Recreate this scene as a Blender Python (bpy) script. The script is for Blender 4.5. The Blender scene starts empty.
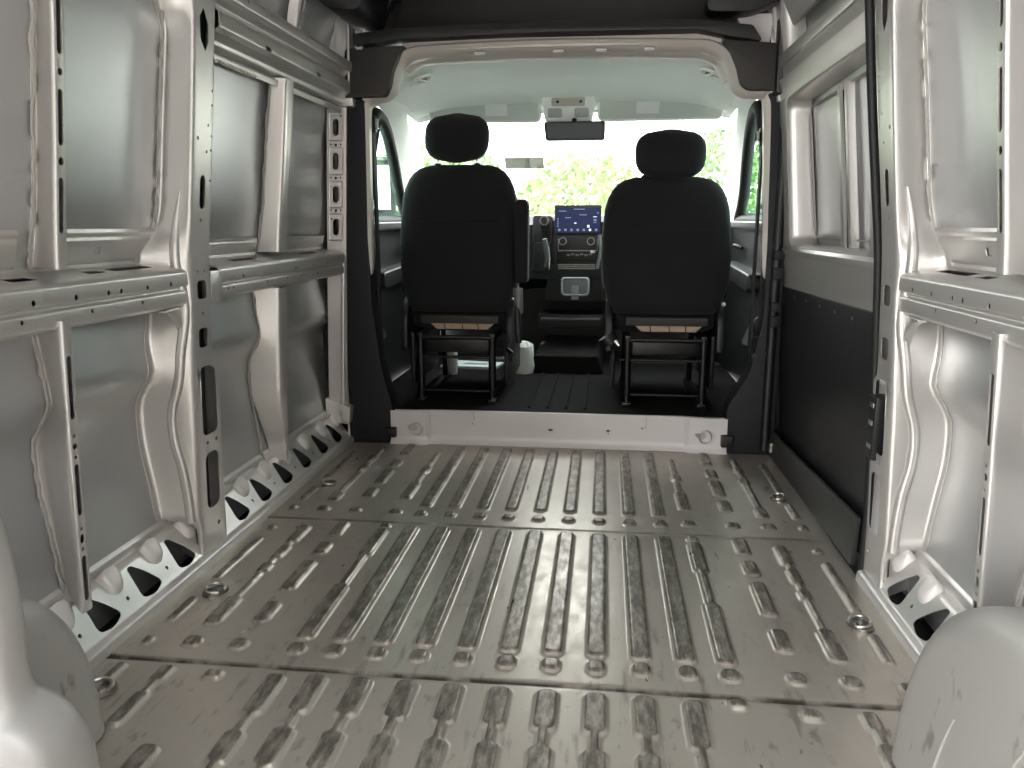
import bpy, bmesh, math, random
import numpy as np
from mathutils import Vector, Matrix
from mathutils.geometry import delaunay_2d_cdt
random.seed(7)
sc = bpy.context.scene
R0 = math.radians
col = sc.collection

# ------------------------------------------------------------------ camera
# world: X to the right of the van, Y forward to the windscreen, Z up; the cargo floor is z = 0
cam_d = bpy.data.cameras.new('camera'); cam = bpy.data.objects.new('camera', cam_d); col.objects.link(cam)
FPX = 777.0
cam_d.sensor_width = 36; cam_d.lens = FPX / 1024 * 36; cam_d.clip_start = .02; cam_d.clip_end = 500
Fv = np.array([93.3, -160.6, FPX]); Fv /= np.linalg.norm(Fv)
Uv = np.cross(Fv, np.array([1, -.0018, 0])); Uv /= np.linalg.norm(Uv)
if Uv[1] > 0: Uv = -Uv
Xv = np.cross(Fv, Uv)
if Xv[0] < 0: Xv = -Xv
ax = [Vector((Xv[i], Fv[i], Uv[i])) for i in range(3)]
cx_, cy_, cz_ = ax[0], -ax[1], -ax[2]
M = Matrix(((cx_.x, cy_.x, cz_.x, .19), (cx_.y, cy_.y, cz_.y, 0), (cx_.z, cy_.z, cz_.z, .92), (0, 0, 0, 1)))
cam.matrix_world = M
sc.camera = cam

# ------------------------------------------------------------------ world and exposure
sc.view_settings.view_transform = 'Standard'; sc.view_settings.look = 'None'
sc.view_settings.gamma = 1; sc.view_settings.use_curve_mapping = False
sc.view_settings.exposure = 3.48
w = bpy.data.worlds.new('overcast_sky'); sc.world = w; w.use_nodes = True
wn = w.node_tree.nodes; wl = w.node_tree.links; wn.clear()
wo = wn.new('ShaderNodeOutputWorld'); bg = wn.new('ShaderNodeBackground'); bg.inputs[1].default_value = 1.0
tc = wn.new('ShaderNodeTexCoord'); sp = wn.new('ShaderNodeSeparateXYZ'); rp = wn.new('ShaderNodeValToRGB')
wl.new(tc.outputs['Generated'], sp.inputs[0]); wl.new(sp.outputs['Z'], rp.inputs[0])
rp.color_ramp.elements[0].position = 0.0; rp.color_ramp.elements[0].color = (1.0, .98, .94, 1)
rp.color_ramp.elements[1].position = .7; rp.color_ramp.elements[1].color = (.93, .97, 1.0, 1)
wl.new(rp.outputs[0], bg.inputs[0]); wl.new(bg.outputs[0], wo.inputs[0])

sun_d = bpy.data.lights.new('sun', 'SUN'); sun_d.energy = 1.6; sun_d.angle = R0(6); sun_d.color = (1, .96, .9)
sun = bpy.data.objects.new('sun', sun_d); col.objects.link(sun); sun.rotation_euler = (R0(18), 0, R0(-40))   # high, from behind the van
def portal(name, loc, rot, sx, sy):
    l = bpy.data.lights.new(name, 'AREA'); l.shape = 'RECTANGLE'; l.size = sx; l.size_y = sy
    l.cycles.is_portal = True
    o = bpy.data.objects.new(name, l); col.objects.link(o); o.location = loc; o.rotation_euler = rot
R = math.radians
portal('rear_door_portal', (0, -.12, .97), (R(90), 0, 0), 1.8, 1.95)       # light enters through the open rear doors
portal('windscreen_portal', (0, 4.95, 1.25), (R(-90), 0, 0), 1.9, .8)

# ------------------------------------------------------------------ materials
def mat(name, base, rough=.5, metal=0., spec=.5, coat=0., bump=None, noise=None, emit=None, sheen=0):
    m = bpy.data.materials.new(name); m.use_nodes = True
    nt = m.node_tree; p = nt.nodes['Principled BSDF']
    p.inputs['Base Color'].default_value = (*base, 1); p.inputs['Roughness'].default_value = rough
    p.inputs['Metallic'].default_value = metal; p.inputs['Specular IOR Level'].default_value = spec
    p.inputs['Coat Weight'].default_value = coat; p.inputs['Coat Roughness'].default_value = .12
    if sheen: p.inputs['Sheen Weight'].default_value = sheen
    if emit:
        p.inputs['Emission Color'].default_value = (*emit[0], 1); p.inputs['Emission Strength'].default_value = emit[1]
    g = nt.nodes.new('ShaderNodeNewGeometry')
    if noise:                                   # (scale, amount) gentle mottling of the base colour
        n = nt.nodes.new('ShaderNodeTexNoise'); n.inputs['Scale'].default_value = noise[0]; n.inputs['Detail'].default_value = 4
        nt.links.new(g.outputs['Position'], n.inputs['Vector'])
        mx = nt.nodes.new('ShaderNodeMix'); mx.data_type = 'RGBA'
        mx.inputs[6].default_value = (*[c * (1 - noise[1]) for c in base], 1)
        mx.inputs[7].default_value = (*[min(1, c * (1 + noise[1])) for c in base], 1)
        nt.links.new(n.outputs['Fac'], mx.inputs[0]); nt.links.new(mx.outputs[2], p.inputs['Base Color'])
    if bump:                                    # (scale, strength)
        n = nt.nodes.new('ShaderNodeTexNoise'); n.inputs['Scale'].default_value = bump[0]; n.inputs['Detail'].default_value = 2
        nt.links.new(g.outputs['Position'], n.inputs['Vector'])
        b = nt.nodes.new('ShaderNodeBump'); b.inputs['Strength'].default_value = bump[1]; b.inputs['Distance'].default_value = .004
        nt.links.new(n.outputs['Fac'], b.inputs['Height']); nt.links.new(b.outputs[0], p.inputs['Normal'])
    return m

PAINT = mat('silver_body_paint', (.60, .58, .56), .33, .6, .5, noise=(3, .04))
SKIN = mat('grey_inner_panel', (.53, .535, .54), .35, .72, .5, noise=(2, .05))
PALE = mat('pale_painted_steel', (.66, .63, .61), .38, .15, .5, noise=(3, .03))
SILL = mat('pale_sill_paint', (.74, .70, .70), .4, .1, .5, noise=(4, .03))
PUTTY = mat('grey_seam_sealer', (.36, .34, .32), .7)
BLACK = mat('black_plastic', (.007, .007, .0085), .45, 0, .5, bump=(900, .1))
TRIM = mat('charcoal_trim_plastic', (.014, .0138, .0165), .55, 0, .3, bump=(700, .12))
BROWN = mat('dark_brown_grey_trim', (.028, .024, .023), .55, 0, .45, bump=(600, .1))
RUBBER = mat('black_rubber', (.006, .006, .007), .6)
FABRIC = mat('black_seat_fabric', (.0125, .0117, .0138), .85, 0, .3, bump=(450, .35), sheen=.08)
MATT = mat('black_cab_mat', (.0075, .007, .0065), .9, 0, .15, bump=(300, .4))
FRAME = mat('black_seat_frame_metal', (.006, .006, .007), .3, .2, .5)
STEEL = mat('bare_steel', (.55, .54, .52), .28, 1.)
DULL = mat('dull_steel', (.30, .29, .27), .4, 1., noise=(60, .3))
LINER = mat('pale_headliner', (.87, .90, .86), .8, 0, .2)
VISOR = mat('grey_green_visor_vinyl', (.60, .64, .60), .7)
BEIGE = mat('pale_beige_painted_header', (.60, .56, .52), .42, .1)
BOARD = mat('black_door_board', (.010, .010, .011), .45, 0, .5, bump=(500, .15))
SCREEN = mat('navy_screen', (.004, .006, .022), .25, 0, .2, emit=((.05, .07, .2), .025))
ICON = mat('lit_screen_icons', (.2, .24, .3), .4, emit=((.6, .7, .9), .12))
DIMICON = mat('dim_screen_icons', (.05, .06, .12), .4, emit=((.3, .4, .7), .05))
GREYP = mat('grey_plastic', (.16, .16, .17), .4)
PAPER = mat('white_paper', (.75, .82, .82), .8)
CARTON = mat('tan_cushion_underside', (.50, .38, .29), .8, noise=(80, .2))
BELT = mat('black_belt_webbing', (.012, .012, .013), .7)
CHROME = mat('chrome', (.8, .8, .8), .12, 1.)
LEAF = mat('bright_green_leaves', (.22, .36, .13), .6, noise=(1.2, .5))
LEAF2 = mat('yellow_green_leaves', (.34, .45, .17), .6, noise=(1.2, .4))
BARK = mat('grey_bark', (.16, .12, .09), .9)
GRAVEL = mat('grey_yard_ground', (.30, .292, .28), .9, noise=(.7, .15))
ROOF = mat('grey_roof_panel', (.44, .44, .43), .45, .3)

def glass_mat(name, tint, refl=.06):
    m = bpy.data.materials.new(name); m.use_nodes = True; nt = m.node_tree; nt.nodes.clear()
    o = nt.nodes.new('ShaderNodeOutputMaterial'); mx = nt.nodes.new('ShaderNodeMixShader')
    t = nt.nodes.new('ShaderNodeBsdfTransparent'); t.inputs[0].default_value = (*tint, 1)
    g = nt.nodes.new('ShaderNodeBsdfGlossy'); g.inputs['Roughness'].default_value = .02
    lw = nt.nodes.new('ShaderNodeLayerWeight'); lw.inputs[0].default_value = .25
    ml = nt.nodes.new('ShaderNodeMath'); ml.operation = 'MULTIPLY'; ml.inputs[1].default_value = .5
    nt.links.new(lw.outputs['Fresnel'], ml.inputs[0]); nt.links.new(ml.outputs[0], mx.inputs[0])
    nt.links.new(t.outputs[0], mx.inputs[1]); nt.links.new(g.outputs[0], mx.inputs[2]); nt.links.new(mx.outputs[0], o.inputs[0])
    return m
def arch_material():
    m = mat('scuffed_pale_arch_paint', (.34, .33, .31), .42, .3); nt = m.node_tree; N = nt.nodes; L = nt.links; p = N['Principled BSDF']
    g = N.new('ShaderNodeNewGeometry'); mp = N.new('ShaderNodeMapping'); mp.inputs['Scale'].default_value = (1, 1.6, .7); n = N.new('ShaderNodeTexNoise'); n.inputs['Scale'].default_value = 17; n.inputs['Detail'].default_value = 6
    r = N.new('ShaderNodeMapRange'); r.inputs[1].default_value = .62; r.inputs[2].default_value = .70; r.inputs[4].default_value = .7
    x = N.new('ShaderNodeMix'); x.data_type = 'RGBA'; x.inputs[6].default_value = (.34, .33, .31, 1); x.inputs[7].default_value = (.13, .115, .10, 1)
    L.new(g.outputs['Position'], mp.inputs[0]); L.new(mp.outputs[0], n.inputs['Vector']); L.new(n.outputs['Fac'], r.inputs[0]); L.new(r.outputs[0], x.inputs[0]); L.new(x.outputs[2], p.inputs['Base Color'])
    return m
ARCH = arch_material()
GLASS = glass_mat('windscreen_glass', (.94, .98, .95))
TGLASS = glass_mat('green_tinted_glass', (.72, .86, .80))

def floor_material():
    m = bpy.data.materials.new('scuffed_ribbed_floor_steel'); m.use_nodes = True
    nt = m.node_tree; N = nt.nodes; L = nt.links; p = N['Principled BSDF']
    g = N.new('ShaderNodeNewGeometry'); s = N.new('ShaderNodeSeparateXYZ'); L.new(g.outputs['Position'], s.inputs[0])
    def noise(scale, vec=(1, 1, 1), detail=5, rough=.6):
        mp = N.new('ShaderNodeMapping'); mp.inputs['Scale'].default_value = vec
        n = N.new('ShaderNodeTexNoise'); n.inputs['Scale'].default_value = scale; n.inputs['Detail'].default_value = detail
        n.inputs['Roughness'].default_value = rough
        L.new(g.outputs['Position'], mp.inputs[0]); L.new(mp.outputs[0], n.inputs['Vector']); return n.outputs['Fac']
    def ramp(x, a, b, lo=0., hi=1.):
        r = N.new('ShaderNodeMapRange'); r.inputs[1].default_value = a; r.inputs[2].default_value = b
        r.inputs[3].default_value = lo; r.inputs[4].default_value = hi; L.new(x, r.inputs[0]); return r.outputs[0]
    def mul(a, b):
        k = N.new('ShaderNodeMath'); k.operation = 'MULTIPLY'
        for i, v in enumerate((a, b)):
            if isinstance(v, (int, float)): k.inputs[i].default_value = v
            else: L.new(v, k.inputs[i])
        return k.outputs[0]
    def mixc(f, a, b):
        x = N.new('ShaderNodeMix'); x.data_type = 'RGBA'; L.new(f, x.inputs[0])
        for i, v in ((6, a), (7, b)):
            if isinstance(v, tuple): x.inputs[i].default_value = (*v, 1)
            else: L.new(v, x.inputs[i])
        return x.outputs[2]
    c = mixc(noise(2.2), (.40, .362, .318), (.52, .478, .425))
    # scuffed dirt worn into the tops of the ribs
    top = ramp(s.outputs['Z'], .0028, .0048)
    c = mixc(mul(mul(top, ramp(noise(48, (1.5, .45, 1)), .26, .60)), .84), c, (.088, .074, .062))
    # long drag marks, denser towards the rear doors
    rear = ramp(s.outputs['Y'], 2.4, 1.2, .25, 1)
    c = mixc(mul(mul(ramp(noise(9, (3.2, .5, 1)), .585, .70), rear), .6), c, (.15, .13, .11))
    c = mixc(mul(mul(ramp(noise(26, (1.2, .5, 1)), .60, .72), rear), .6), c, (.12, .10, .085))
    # grime line in the two sheet seams
    for y0, wd, amt in ((1.428, .010, .95), (2.252, .007, .55)):
        d = N.new('ShaderNodeMath'); d.operation = 'SUBTRACT'; L.new(s.outputs['Y'], d.inputs[0]); d.inputs[1].default_value = y0
        a = N.new('ShaderNodeMath'); a.operation = 'ABSOLUTE'; L.new(d.outputs[0], a.inputs[0])
        c = mixc(mul(mul(ramp(a.outputs[0], wd, wd * .25), ramp(noise(11, (1, 1, 1)), .36, .55)), amt), c, (.055, .042, .034))
    L.new(c, p.inputs['Base Color'])
    p.inputs['Metallic'].default_value = .65
    L.new(ramp(noise(14, (2, .8, 1)), .3, .7, .27, .46), p.inputs['Roughness'])
    b = N.new('ShaderNodeBump'); b.inputs['Strength'].default_value = .06; b.inputs['Distance'].default_value = .004
    L.new(noise(7, (1, 1, 1), 3), b.inputs['Height']); L.new(b.outputs[0], p.inputs['Normal'])
    return m
FLOORM = floor_material()

# ------------------------------------------------------------------ object helpers
def new_obj(name, me, m, parent=None, angle=35, mods=None):
    me.name = name
    if m is not None: me.materials.append(m)
    me.polygons.foreach_set('use_smooth', [True] * len(me.polygons))
    if angle: me.set_sharp_from_angle(angle=R(angle))
    o = bpy.data.objects.new(name, me); col.objects.link(o)
    if parent is not None: o.parent = parent
    return o
def from_py(name, v, f, m, parent=None, angle=35):
    me = bpy.data.meshes.new(name); me.from_pydata([tuple(p) for p in v], [], [tuple(q) for q in f]); me.update()
    bm = bmesh.new(); bm.from_mesh(me); bmesh.ops.recalc_face_normals(bm, faces=bm.faces); bm.to_mesh(me); bm.free()
    return new_obj(name, me, m, parent, angle)
def from_bm(name, bm, m, parent=None, angle=35):
    bmesh.ops.recalc_face_normals(bm, faces=bm.faces)
    me = bpy.data.meshes.new(name); bm.to_mesh(me); bm.free()
    return new_obj(name, me, m, parent, angle)
def tag(o, label, cat=None, group=None, kind=None):
    o['label'] = label
    if cat: o['category'] = cat
    if group: o['group'] = group
    if kind: o['kind'] = kind
    return o
def plabel(o, label): o['label'] = label; return o
def empty(name, loc, label, cat, group=None, kind=None):
    o = bpy.data.objects.new(name, None); o.empty_display_size = .1; col.objects.link(o); o.location = loc
    return tag(o, label, cat, group, kind)
def loc_parent(o, root):      # o was modelled in world coordinates: hang it under a root that stands elsewhere
    o.parent = root; o.matrix_parent_inverse = Matrix.Translation(root.location).inverted(); return o

def bm_box(bm, x0, x1, y0, y1, z0, z1, bevel=0., seg=2):
    r = bmesh.ops.create_cube(bm, size=1)
    vs = r['verts']
    for v in vs:
        v.co = Vector(((x0 + x1) / 2 + v.co.x * (x1 - x0), (y0 + y1) / 2 + v.co.y * (y1 - y0), (z0 + z1) / 2 + v.co.z * (z1 - z0)))
    if bevel:
        es = list({e for v in vs for e in v.link_edges})
        bmesh.ops.bevel(bm, geom=es, offset=bevel, segments=seg, profile=.6, affect='EDGES')
def box(name, x0, x1, y0, y1, z0, z1, m, parent=None, bevel=.004, seg=2):
    bm = bmesh.new(); bm_box(bm, min(x0, x1), max(x0, x1), min(y0, y1), max(y0, y1), min(z0, z1), max(z0, z1), bevel, seg)
    return from_bm(name, bm, m, parent)
def catmull(pts, n=6, closed=False):
    P = [np.array(p, float) for p in pts]; out = []; k = len(P)
    rng = range(k) if closed else range(k - 1)
    for i in rng:
        p1, p2 = P[i], P[(i + 1) % k]
        p0 = P[(i - 1) % k] if closed or i > 0 else 2 * p1 - p2
        p3 = P[(i + 2) % k] if closed or i + 2 < k else 2 * p2 - p1
        for j in range(n):
            t = j / n
            out.append(.5 * ((2 * p1) + (-p0 + p2) * t + (2 * p0 - 5 * p1 + 4 * p2 - p3) * t * t + (-p0 + 3 * p1 - 3 * p2 + p3) * t ** 3))
    if not closed: out.append(P[-1])
    return out
def bm_tube(bm, pts, r, n=8, closed=False, caps=True):
    P = [Vector(p) for p in pts]; k = len(P); rings = []
    rr = r if isinstance(r, (list, tuple)) else [r] * k
    up = None
    for i in range(k):
        if closed: t = (P[(i + 1) % k] - P[(i - 1) % k])
        else: t = P[min(i + 1, k - 1)] - P[max(i - 1, 0)]
        t.normalize()
        if up is None: up = Vector((0, 0, 1)) if abs(t.z) < .9 else Vector((1, 0, 0))
        a = (up - t * up.dot(t)).normalized(); b = t.cross(a); up = a
        rings.append([bm.verts.new(P[i] + (a * math.cos(q) + b * math.sin(q)) * rr[i]) for q in (2 * math.pi * j / n for j in range(n))])
    for i in range(k if closed else k - 1):
        A, B = rings[i], rings[(i + 1) % k]
        for j in range(n): bm.faces.new((A[j], A[(j + 1) % n], B[(j + 1) % n], B[j]))
    if caps and not closed:
        bm.faces.new(rings[0][::-1]); bm.faces.new(rings[-1])
def tube(name, pts, r, m, parent=None, n=8, closed=False):
    bm = bmesh.new(); bm_tube(bm, pts, r, n, closed); return from_bm(name, bm, m, parent, 50)
def bm_loft(bm, rings, cap=True):
    V = [[bm.verts.new(p) for p in r] for r in rings]; n = len(V[0])
    for A, B in zip(V[:-1], V[1:]):
        for j in range(n): bm.faces.new((A[j], A[(j + 1) % n], B[(j + 1) % n], B[j]))
    if cap: bm.faces.new(V[0][::-1]); bm.faces.new(V[-1])
def superring(cx, cy, z, rx, ry, e=3., n=40, tilt=0.):
    out = []
    for j in range(n):
        a = 2 * math.pi * j / n; c, s = math.cos(a), math.sin(a)
        x = rx * math.copysign(abs(c) ** (2 / e), c); y = ry * math.copysign(abs(s) ** (2 / e), s)
        out.append((cx + x, cy + y, z + tilt * y))
    return out
def prism(name, poly, mapf, d0, d1, m, parent=None, bevel=.004, seg=2, angle=35):
    """polygon in (u,v), extruded along a third axis from d0 to d1; mapf(u,v,d) -> xyz"""
    bm = bmesh.new()
    a = [bm.verts.new(mapf(u, v, d0)) for u, v in poly]; b = [bm.verts.new(mapf(u, v, d1)) for u, v in poly]
    n = len(poly); bm.faces.new(a[::-1]); bm.faces.new(b)
    for i in range(n): bm.faces.new((a[i], a[(i + 1) % n], b[(i + 1) % n], b[i]))
    bmesh.ops.recalc_face_normals(bm, faces=bm.faces)
    if bevel:
        es = [e for e in bm.edges if len(e.link_faces) == 2 and e.calc_face_angle() > .5]
        bmesh.ops.bevel(bm, geom=es, offset=bevel, segments=seg, profile=.6, affect='EDGES', clamp_overlap=True)
    return from_bm(name, bm, m, parent, angle)
XZ = lambda u, v, d: (u, d, v)
YZ = lambda u, v, d: (d, u, v)
def disc(name, c, axis, r, h, m, parent=None, n=20, bevel=0):
    bm = bmesh.new(); c = Vector(c); a = Vector(axis).normalized(); bm_tube(bm, [c, c + a * h], r, n)
    return from_bm(name, bm, m, parent, 40)

# --- pressed sheet: a (u,v) rectangle with holes, mapped into space, given the thickness of sheet steel
def rrect(cu, cv, hu, hv, r=None, n=4):
    r = min(hu, hv) if r is None else min(r, hu, hv); out = []
    for su, sv, a0 in ((1, 1, 0), (-1, 1, 90), (-1, -1, 180), (1, -1, 270)):
        for k in range(n + 1):
            a = R(a0 + 90 * k / n); out.append((cu + su * (hu - r) + r * math.cos(a), cv + sv * (hv - r) + r * math.sin(a)))
    return out
def circ(cu, cv, r, n=10): return [(cu + r * math.cos(2 * math.pi * k / n), cv + r * math.sin(2 * math.pi * k / n)) for k in range(n)]
def rpoly(pts, r, n=4):
    """round the corners of a polygon"""
    P = [Vector(p) for p in pts]; out = []; k = len(P)
    for i in range(k):
        p, a, b = P[i], P[i - 1], P[(i + 1) % k]
        da, db = (a - p), (b - p); q = min(r, da.length * .45, db.length * .45)
        s, e = p + da.normalized() * q, p + db.normalized() * q
        for j in range(n + 1):
            t = j / n; out.append(tuple(s * (1 - t) ** 2 + p * 2 * t * (1 - t) + e * t * t))
    return out
def inside(pt, poly):
    x, y = pt; c = False; j = len(poly) - 1
    for i in range(len(poly)):
        xi, yi = poly[i]; xj, yj = poly[j]
        if (yi > y) != (yj > y) and x < (xj - xi) * (y - yi) / (yj - yi) + xi: c = not c
        j = i
    return c
def lin(a, b, step):
    n = max(1, int(round(abs(b - a) / step))); return [a + (b - a) * i / n for i in range(n + 1)]
def merge(*ls):
    out = sorted(set(round(x, 5) for l in ls for x in l)); r = [out[0]]
    for x in out[1:]:
        if x - r[-1] > .0012: r.append(x)
    return r
def sheet(name, us, vs, holes, fmap, m, parent=None, thick=.0025, angle=40, crease='v'):
    us = sorted(us); vs = sorted(vs); u0, u1, v0, v1 = us[0], us[-1], vs[0], vs[-1]
    if not holes:
        verts = [fmap(u, v) for v in vs for u in us]; n = len(us)
        faces = [(j * n + i, j * n + i + 1, (j + 1) * n + i + 1, (j + 1) * n + i) for j in range(len(vs) - 1) for i in range(n - 1)]
    else:
        ol = [(u, v0) for u in us] + [(u1, v) for v in vs[1:]] + [(u, v1) for u in us[-2::-1]] + [(u0, v) for v in vs[-2:0:-1]]
        pts = list(ol); edges = [(i, (i + 1) % len(ol)) for i in range(len(ol))]
        for h in holes:
            b = len(pts); pts += h; edges += [(b + i, b + (i + 1) % len(h)) for i in range(len(h))]
        bbs = [(min(p[0] for p in h) - .004, max(p[0] for p in h) + .004, min(p[1] for p in h) - .004, max(p[1] for p in h) + .004) for h in holes]
        for u in us[1:-1]:
            for v in vs[1:-1]:
                bad = False
                for h, bb in zip(holes, bbs):
                    if bb[0] < u < bb[1] and bb[2] < v < bb[3]:
                        if inside((u, v), h) or min((u - p[0]) ** 2 + (v - p[1]) ** 2 for p in h) < .004 ** 2: bad = True; break
                if not bad: pts.append((u, v))
        key = {}
        for i, p in enumerate(pts): key.setdefault(('u', round(p[0], 6)), []).append((p[1], i)); key.setdefault(('v', round(p[1], 6)), []).append((p[0], i))
        for k in ([('u', round(u, 6)) for u in us[1:-1]] if crease == 'u' else [('v', round(v, 6)) for v in vs[1:-1]]):   # fold lines stay edges of the mesh
            q = sorted(key.get(k, [])); edges += [(a[1], b[1]) for a, b in zip(q[:-1], q[1:])]
        rv, re, rf, *_ = delaunay_2d_cdt([Vector(p) for p in pts], edges, [], 0, 1e-6)
        verts = [fmap(p[0], p[1]) for p in rv]; faces = []
        for f in rf:
            cu = sum(rv[i][0] for i in f) / len(f); cv = sum(rv[i][1] for i in f) / len(f)
            if not (u0 < cu < u1 and v0 < cv < v1): continue
            if any(bb[0] < cu < bb[1] and bb[2] < cv < bb[3] and inside((cu, cv), h) for h, bb in zip(holes, bbs)): continue
            faces.append(tuple(f))
    me = bpy.data.meshes.new(name); me.from_pydata(verts, [], faces); me.update()
    bm = bmesh.new(); bm.from_mesh(me)
    loose = [v for v in bm.verts if not v.link_faces]; bmesh.ops.delete(bm, geom=loose, context='VERTS')
    bmesh.ops.recalc_face_normals(bm, faces=bm.faces); bm.to_mesh(me); bm.free()
    o = new_obj(name, me, m, parent, angle)
    cnt = np.zeros(len(me.edges), int)                      # cut edges stay crisp
    for p in me.polygons:
        for li in p.loop_indices: cnt[me.loops[li].edge_index] += 1
    at = me.attributes.get('sharp_edge') or me.attributes.new('sharp_edge', 'BOOLEAN', 'EDGE')
    cur = np.zeros(len(me.edges), bool); at.data.foreach_get('value', cur); at.data.foreach_set('value', cur | (cnt == 1))
    if thick:
        s = o.modifiers.new('sheet', 'SOLIDIFY'); s.thickness = thick; s.offset = 0
    return o
def polyline(pts, r=0., n=3):
    """arc-length parametrised polyline (corners rounded): returns (breaks, f(v)->point)"""
    if r:
        Q = [tuple(pts[0])]
        for i in range(1, len(pts) - 1):
            p, a, b = Vector(pts[i]), Vector(pts[i - 1]), Vector(pts[i + 1])
            da, db = a - p, b - p; q = min(r, da.length * .45, db.length * .45); s, e = p + da.normalized() * q, p + db.normalized() * q
            for j in range(n + 1):
                t = j / n; Q.append(tuple(s * (1 - t) ** 2 + p * 2 * t * (1 - t) + e * t * t))
        Q.append(tuple(pts[-1])); pts = Q
    P = [np.array(p, float) for p in pts]; L = [0.]
    for a, b in zip(P[:-1], P[1:]): L.append(L[-1] + float(np.linalg.norm(b - a)))
    def f(v):
        v = min(max(v, 0), L[-1])
        for i in range(len(P) - 1):
            if v <= L[i + 1] + 1e-9:
                t = (v - L[i]) / max(L[i + 1] - L[i], 1e-9); return P[i] * (1 - t) + P[i + 1] * t
        return P[-1]
    return L, f

# ------------------------------------------------------------------ side-wall profiles (distance from the van's centre line)
SZ = [(-.1, .985), (.10, .972), (.18, .98), (.27, .99), (.36, 1.003), (.44, 1.004), (.485, .998), (.545, .952), (.62, .962), (.72, .972), (.82, .955), (.97, .925), (1.19, .897), (1.37, .872), (1.5, .858), (1.62, .84), (1.72, .80), (1.80, .73), (1.86, .62)]
IZ = [(-.1, .888), (0, .887), (.17, .884), (.5, .870), (.72, .858), (.85, .852), (1.04, .829), (1.2, .811), (1.45, .786), (1.62, .765), (1.8, .70)]
def interp(tab, z):
    if z <= tab[0][0]: return tab[0][1]
    for (a, p), (b, q) in zip(tab[:-1], tab[1:]):
        if z <= b:
            t = (z - a) / (b - a); return p + (q - p) * t
    return tab[-1][1]
def smooth(tab, rng=.022):
    def f(z): return sum(interp(tab, z + k * rng / 2) for k in (-2, -1, 0, 1, 2)) / 5
    return f
xs = smooth(SZ); xi = smooth(IZ, .06)
ZW = lin(-.02, 1.84, .02)

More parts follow.
